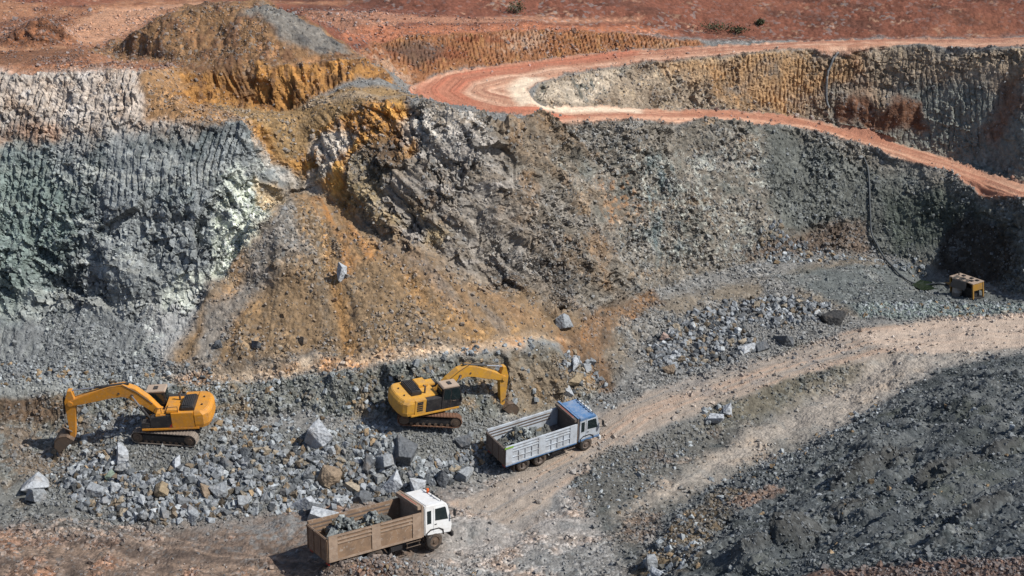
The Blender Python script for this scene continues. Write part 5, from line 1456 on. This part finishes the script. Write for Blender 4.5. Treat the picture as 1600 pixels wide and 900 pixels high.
tr1 = truck('white cabbed tipper truck with a rusty brown bed half full of stone', P_WHITE, P_BROWN, P_BROWN2, P_STEEL, P_STEEL, False)
a, b = drape(575, 886), drape(679, 864)
hd = math.atan2(b.y - a.y, b.x - a.x)
f = Vector((math.cos(hd), math.sin(hd))); l = Vector((-f.y, f.x))
o_ = Vector((b.x, b.y)) - f * 6.48 * 1.09 + l * 1.2
seat_on_ground(tr1, o_.x, o_.y, hd, 2.8, 1.2, 1.09, 0.0, 4.3)
load(tr1.matrix_world, 'grey rubble heaped in the rear half of the brown truck bed', (.2, 4.4), 1.6, 700, 3, .7)
tr2 = truck('blue roofed tipper truck with a dented white bed being loaded by the middle excavator', P_BEDW, P_BEDW, P_BEDW, P_BEDW, P_INNER, True)
a, b = drape(823, 735), drape(915, 705)
hd = math.atan2(b.y - a.y, b.x - a.x)
f = Vector((math.cos(hd), math.sin(hd))); l = Vector((-f.y, f.x))
o_ = Vector((b.x, b.y)) - f * 6.48 + l * 1.15
seat_on_ground(tr2, o_.x, o_.y, hd, 2.6, 1.1, 1.0, 0.0, 4.0)
load(tr2.matrix_world, 'dark grey rubble lying in the white bed of the blue roofed truck', (.2, 4.2), 1.35, 560, 8, .6)

# ------------------------------------------------------------------ pump set, drum, hoses, pond, shrubs
gen = empty('pump_housing'); tag(gen, 'ochre yellow pump housing with a flat roof standing beside the green pond', 'pump housing')
MB().box(-.55, .55, -1.3, 1.3, 1.28, 1.36).build('roof', P_ROOF, gen, .01)
MB().box(-.52, .52, -1.27, -1.22, .72, 1.28).build('end_panel', P_GEN, gen, .01)
MB().box(-.52, .52, 1.22, 1.27, .1, 1.28).build('end_panel', P_GEN, gen, .01)
MB().box(.47, .52, -1.2, 1.2, .5, 1.28).build('side_panel', P_GEN, gen, .01)
for (x, y) in ((-.48, -1.24), (.48, -1.24), (-.48, 1.24), (.48, 1.24)):
    MB().box(x - .05, x + .05, y - .06, y + .06, 0, 1.275).build('leg', P_GEN, gen)
MB().box(-.56, .56, -1.32, 1.32, .0, .10).build('skid_base', P_BLK, gen, .01)
MB().box(-.36, .36, -1.0, .9, .12, .85).tube((-.1, -.6, .85), (-.1, -.6, 1.1), .1, 10).build('engine', P_BLK, gen, .06)
for (x, y) in ((.2, -.95), (.25, -.3), (-.2, .1), (.22, .55), (-.15, -.75)):
    MB().box(x - .11, x + .11, y - .15, y + .15, 1.362, 1.43).build('roof_vent', P_BLK, gen, .02)
MB().tube((.1, .95, 1.36), (.1, .95, 1.62), .05, 8).build('exhaust_stub', P_BLK, gen)
tp_ = MB()
gx = []
for i in range(9):
    row = []
    for j in range(7):
        y = -.75 + i * .2; s = j / 6
        x = -.30 - (.28 + .30 * s) * (s > .0) * (1 if s > .1 else .6); z = 1.39 - max(0, s - .12) * .75 + .03 * math.sin(i * 1.7 + j)
        if s == 0: x = -.1
        row.append(tp_.bm.verts.new((x, y + .06 * math.sin(j * 1.3 + i), z)))
    gx.append(row)
for i in range(8):
    for j in range(6):
        tp_.bm.faces.new((gx[i][j], gx[i + 1][j], gx[i + 1][j + 1], gx[i][j + 1]))
bmesh.ops.solidify(tp_.bm, geom=tp_.bm.faces[:], thickness=.02)
tag(tp_.build('tarpaulin', P_TARP, None, 0, True), 'crumpled grey tarpaulin hanging off the pump housing roof', 'tarpaulin')
tarp = bpy.data.objects['tarpaulin']
c = drape(1523, 468)
seat_on_ground(gen, c.x - .25, c.y + 1.3, R(25), .8, 1.3, 1.08)
tarp.matrix_world = gen.matrix_world.copy()
dm = ring(MB(), 0, 0, 0, [(0, 0.01), (0, .40), (.05, .42), (.40, .42), (.42, .44), (.44, .42), (.80, .42), (.86, .38), (.86, .01)], 20)
dm.bm.transform(Matrix.Rotation(R(90), 4, 'X'))
drum = dm.build('drum', P_DRUM, None, 0, True); tag(drum, 'pale drum with a red lid beside the pump housing', 'drum')
MB().tube((0, 0, .862), (0, 0, .90), .30, 18).build('lid', P_RED, drum)
c = drape(1495, 462); drum.location = (c.x, c.y, surf(c.x, c.y) - .05)

def hose(name, pts, r, mat, label, cat, lift=.1, lift_end=None):
    q = []
    for (a, b) in pts:
        c = drape(a, b); q.append(Vector((c.x, c.y, 0)))
    d = []
    for i in range(len(q) - 1):
        for k in range(8):
            t = k / 8
            p0, p1, p2, p3 = q[max(0, i - 1)], q[i], q[i + 1], q[min(len(q) - 1, i + 2)]
            d.append(.5 * ((2 * p1) + (p2 - p0) * t + (2 * p0 - 5 * p1 + 4 * p2 - p3) * t * t + (3 * p1 - p0 - 3 * p2 + p3) * t ** 3))
    d.append(q[-1])
    zs = np.array([surf(v.x, v.y) + lift for v in d])
    for _ in range(3): zs = np.maximum(zs, np.convolve(np.pad(zs, 2, mode='edge'), np.ones(5) / 5, 'valid'))
    cu = bpy.data.curves.new(name, 'CURVE'); cu.dimensions = '3D'; cu.bevel_depth = r; cu.bevel_resolution = 3; cu.use_fill_caps = True
    sp_ = cu.splines.new('POLY'); sp_.points.add(len(d) - 1)
    for i, v in enumerate(d): sp_.points[i].co = (v.x, v.y - .06, zs[i], 1)
    tmp = bpy.data.objects.new(name, cu)
    me = bpy.data.meshes.new_from_object(tmp); me.name = name
    bpy.data.objects.remove(tmp)
    for p in me.polygons: p.use_smooth = True
    me.materials.clear(); me.materials.append(mat)
    o = bpy.data.objects.new(name, me); COL.objects.link(o)
    return tag(o, label, cat)
hs = hose('hose', [(1350, 244), (1355, 256), (1357, 290), (1358, 330), (1362, 362), (1373, 392), (1392, 416), (1408, 432), (1432, 445), (1458, 449), (1474, 446), (1482, 445)], .085, P_HOSE,
     'long black hose running down the right wall to the pond and pump', 'hose', .14)
c = drape(1480, 446)
MB().tube((c.x - .3, c.y - .06, surf(c.x, c.y) + .2), (c.x + .25, c.y - .05, surf(c.x, c.y) + .22), .11, 10).build('hose_coupling', P_GEN, hs)
hose('pipe', [(1310, 84), (1303, 95), (1296, 112), (1291, 135), (1290, 160), (1294, 184)], .11, P_PIPE, 'grey pipe hanging down the ochre upper wall between the two road legs', 'pipe', .16)

wm, wt, wb = new_mat('pond_water')
wb.inputs['Base Color'].default_value = (*C(30, 40, 26), 1); wb.inputs['Roughness'].default_value = .12
wnz = N(wt, 'ShaderNodeTexNoise'); wnz.inputs['Scale'].default_value = 5
wbp = N(wt, 'ShaderNodeBump'); wbp.inputs['Strength'].default_value = .15; wbp.inputs['Distance'].default_value = .03
wt.links.new(wnz.outputs['Fac'], wbp.inputs['Height']); wt.links.new(wbp.outputs[0], wb.inputs['Normal'])
pm = MB(); P_ = plan([(1424, 447), (1438, 442), (1462, 442), (1476, 446), (1466, 454), (1440, 456)])
pm.bm.faces.new([pm.bm.verts.new((x, y, 1.66)) for x, y in P_])
tag(pm.build('water', wm), 'small green pond at the foot of the right wall', 'water', kind='structure')

lm, lt, lb = new_mat('leaf_green')
lb.inputs['Base Color'].default_value = (*C(62, 66, 40), 1); lb.inputs['Roughness'].default_value = .8
def shrub(px, py, w, h, label, seed):
    r = np.random.default_rng(seed)
    root = empty('shrub'); tag(root, label, 'shrub')
    mb = MB()
    for k in range(260):
        a = r.normal(size=3) * np.array([.33 * w, .25 * w, .28 * h]) + np.array([0, 0, h * .55])
        d1_, d2_ = Vector(r.normal(size=3)).normalized() * .10, Vector(r.normal(size=3)).normalized() * .07
        v = [mb.bm.verts.new(Vector(a) + q) for q in (d1_, d2_, -d1_, -d2_)]
        mb.bm.faces.new(v)
    mb.build('foliage', lm, root)
    st = MB()
    for k in range(4):
        a = r.uniform(-1, 1, 2) * .3 * w
        st.tube((0, 0, -.1), (a[0], a[1], h * .7), .03, 6, .01)
    st.build('stem', P_STEEL, root)
    c = drape(px, py); root.location = (c.x, c.y, surf(c.x, c.y))
shrub(808, 22, 1.3, 1.1, 'dark green shrub on the edge above the ochre bank', 1)
shrub(1118, 46, 2.2, .6, 'low spreading green shrub below the red hillside', 2)
shrub(1152, 50, 1.4, .5, 'small olive shrub right of the low spreading shrub', 3)
shrub(1188, 38, .6, .5, 'tiny round shrub alone on the red hillside', 4)
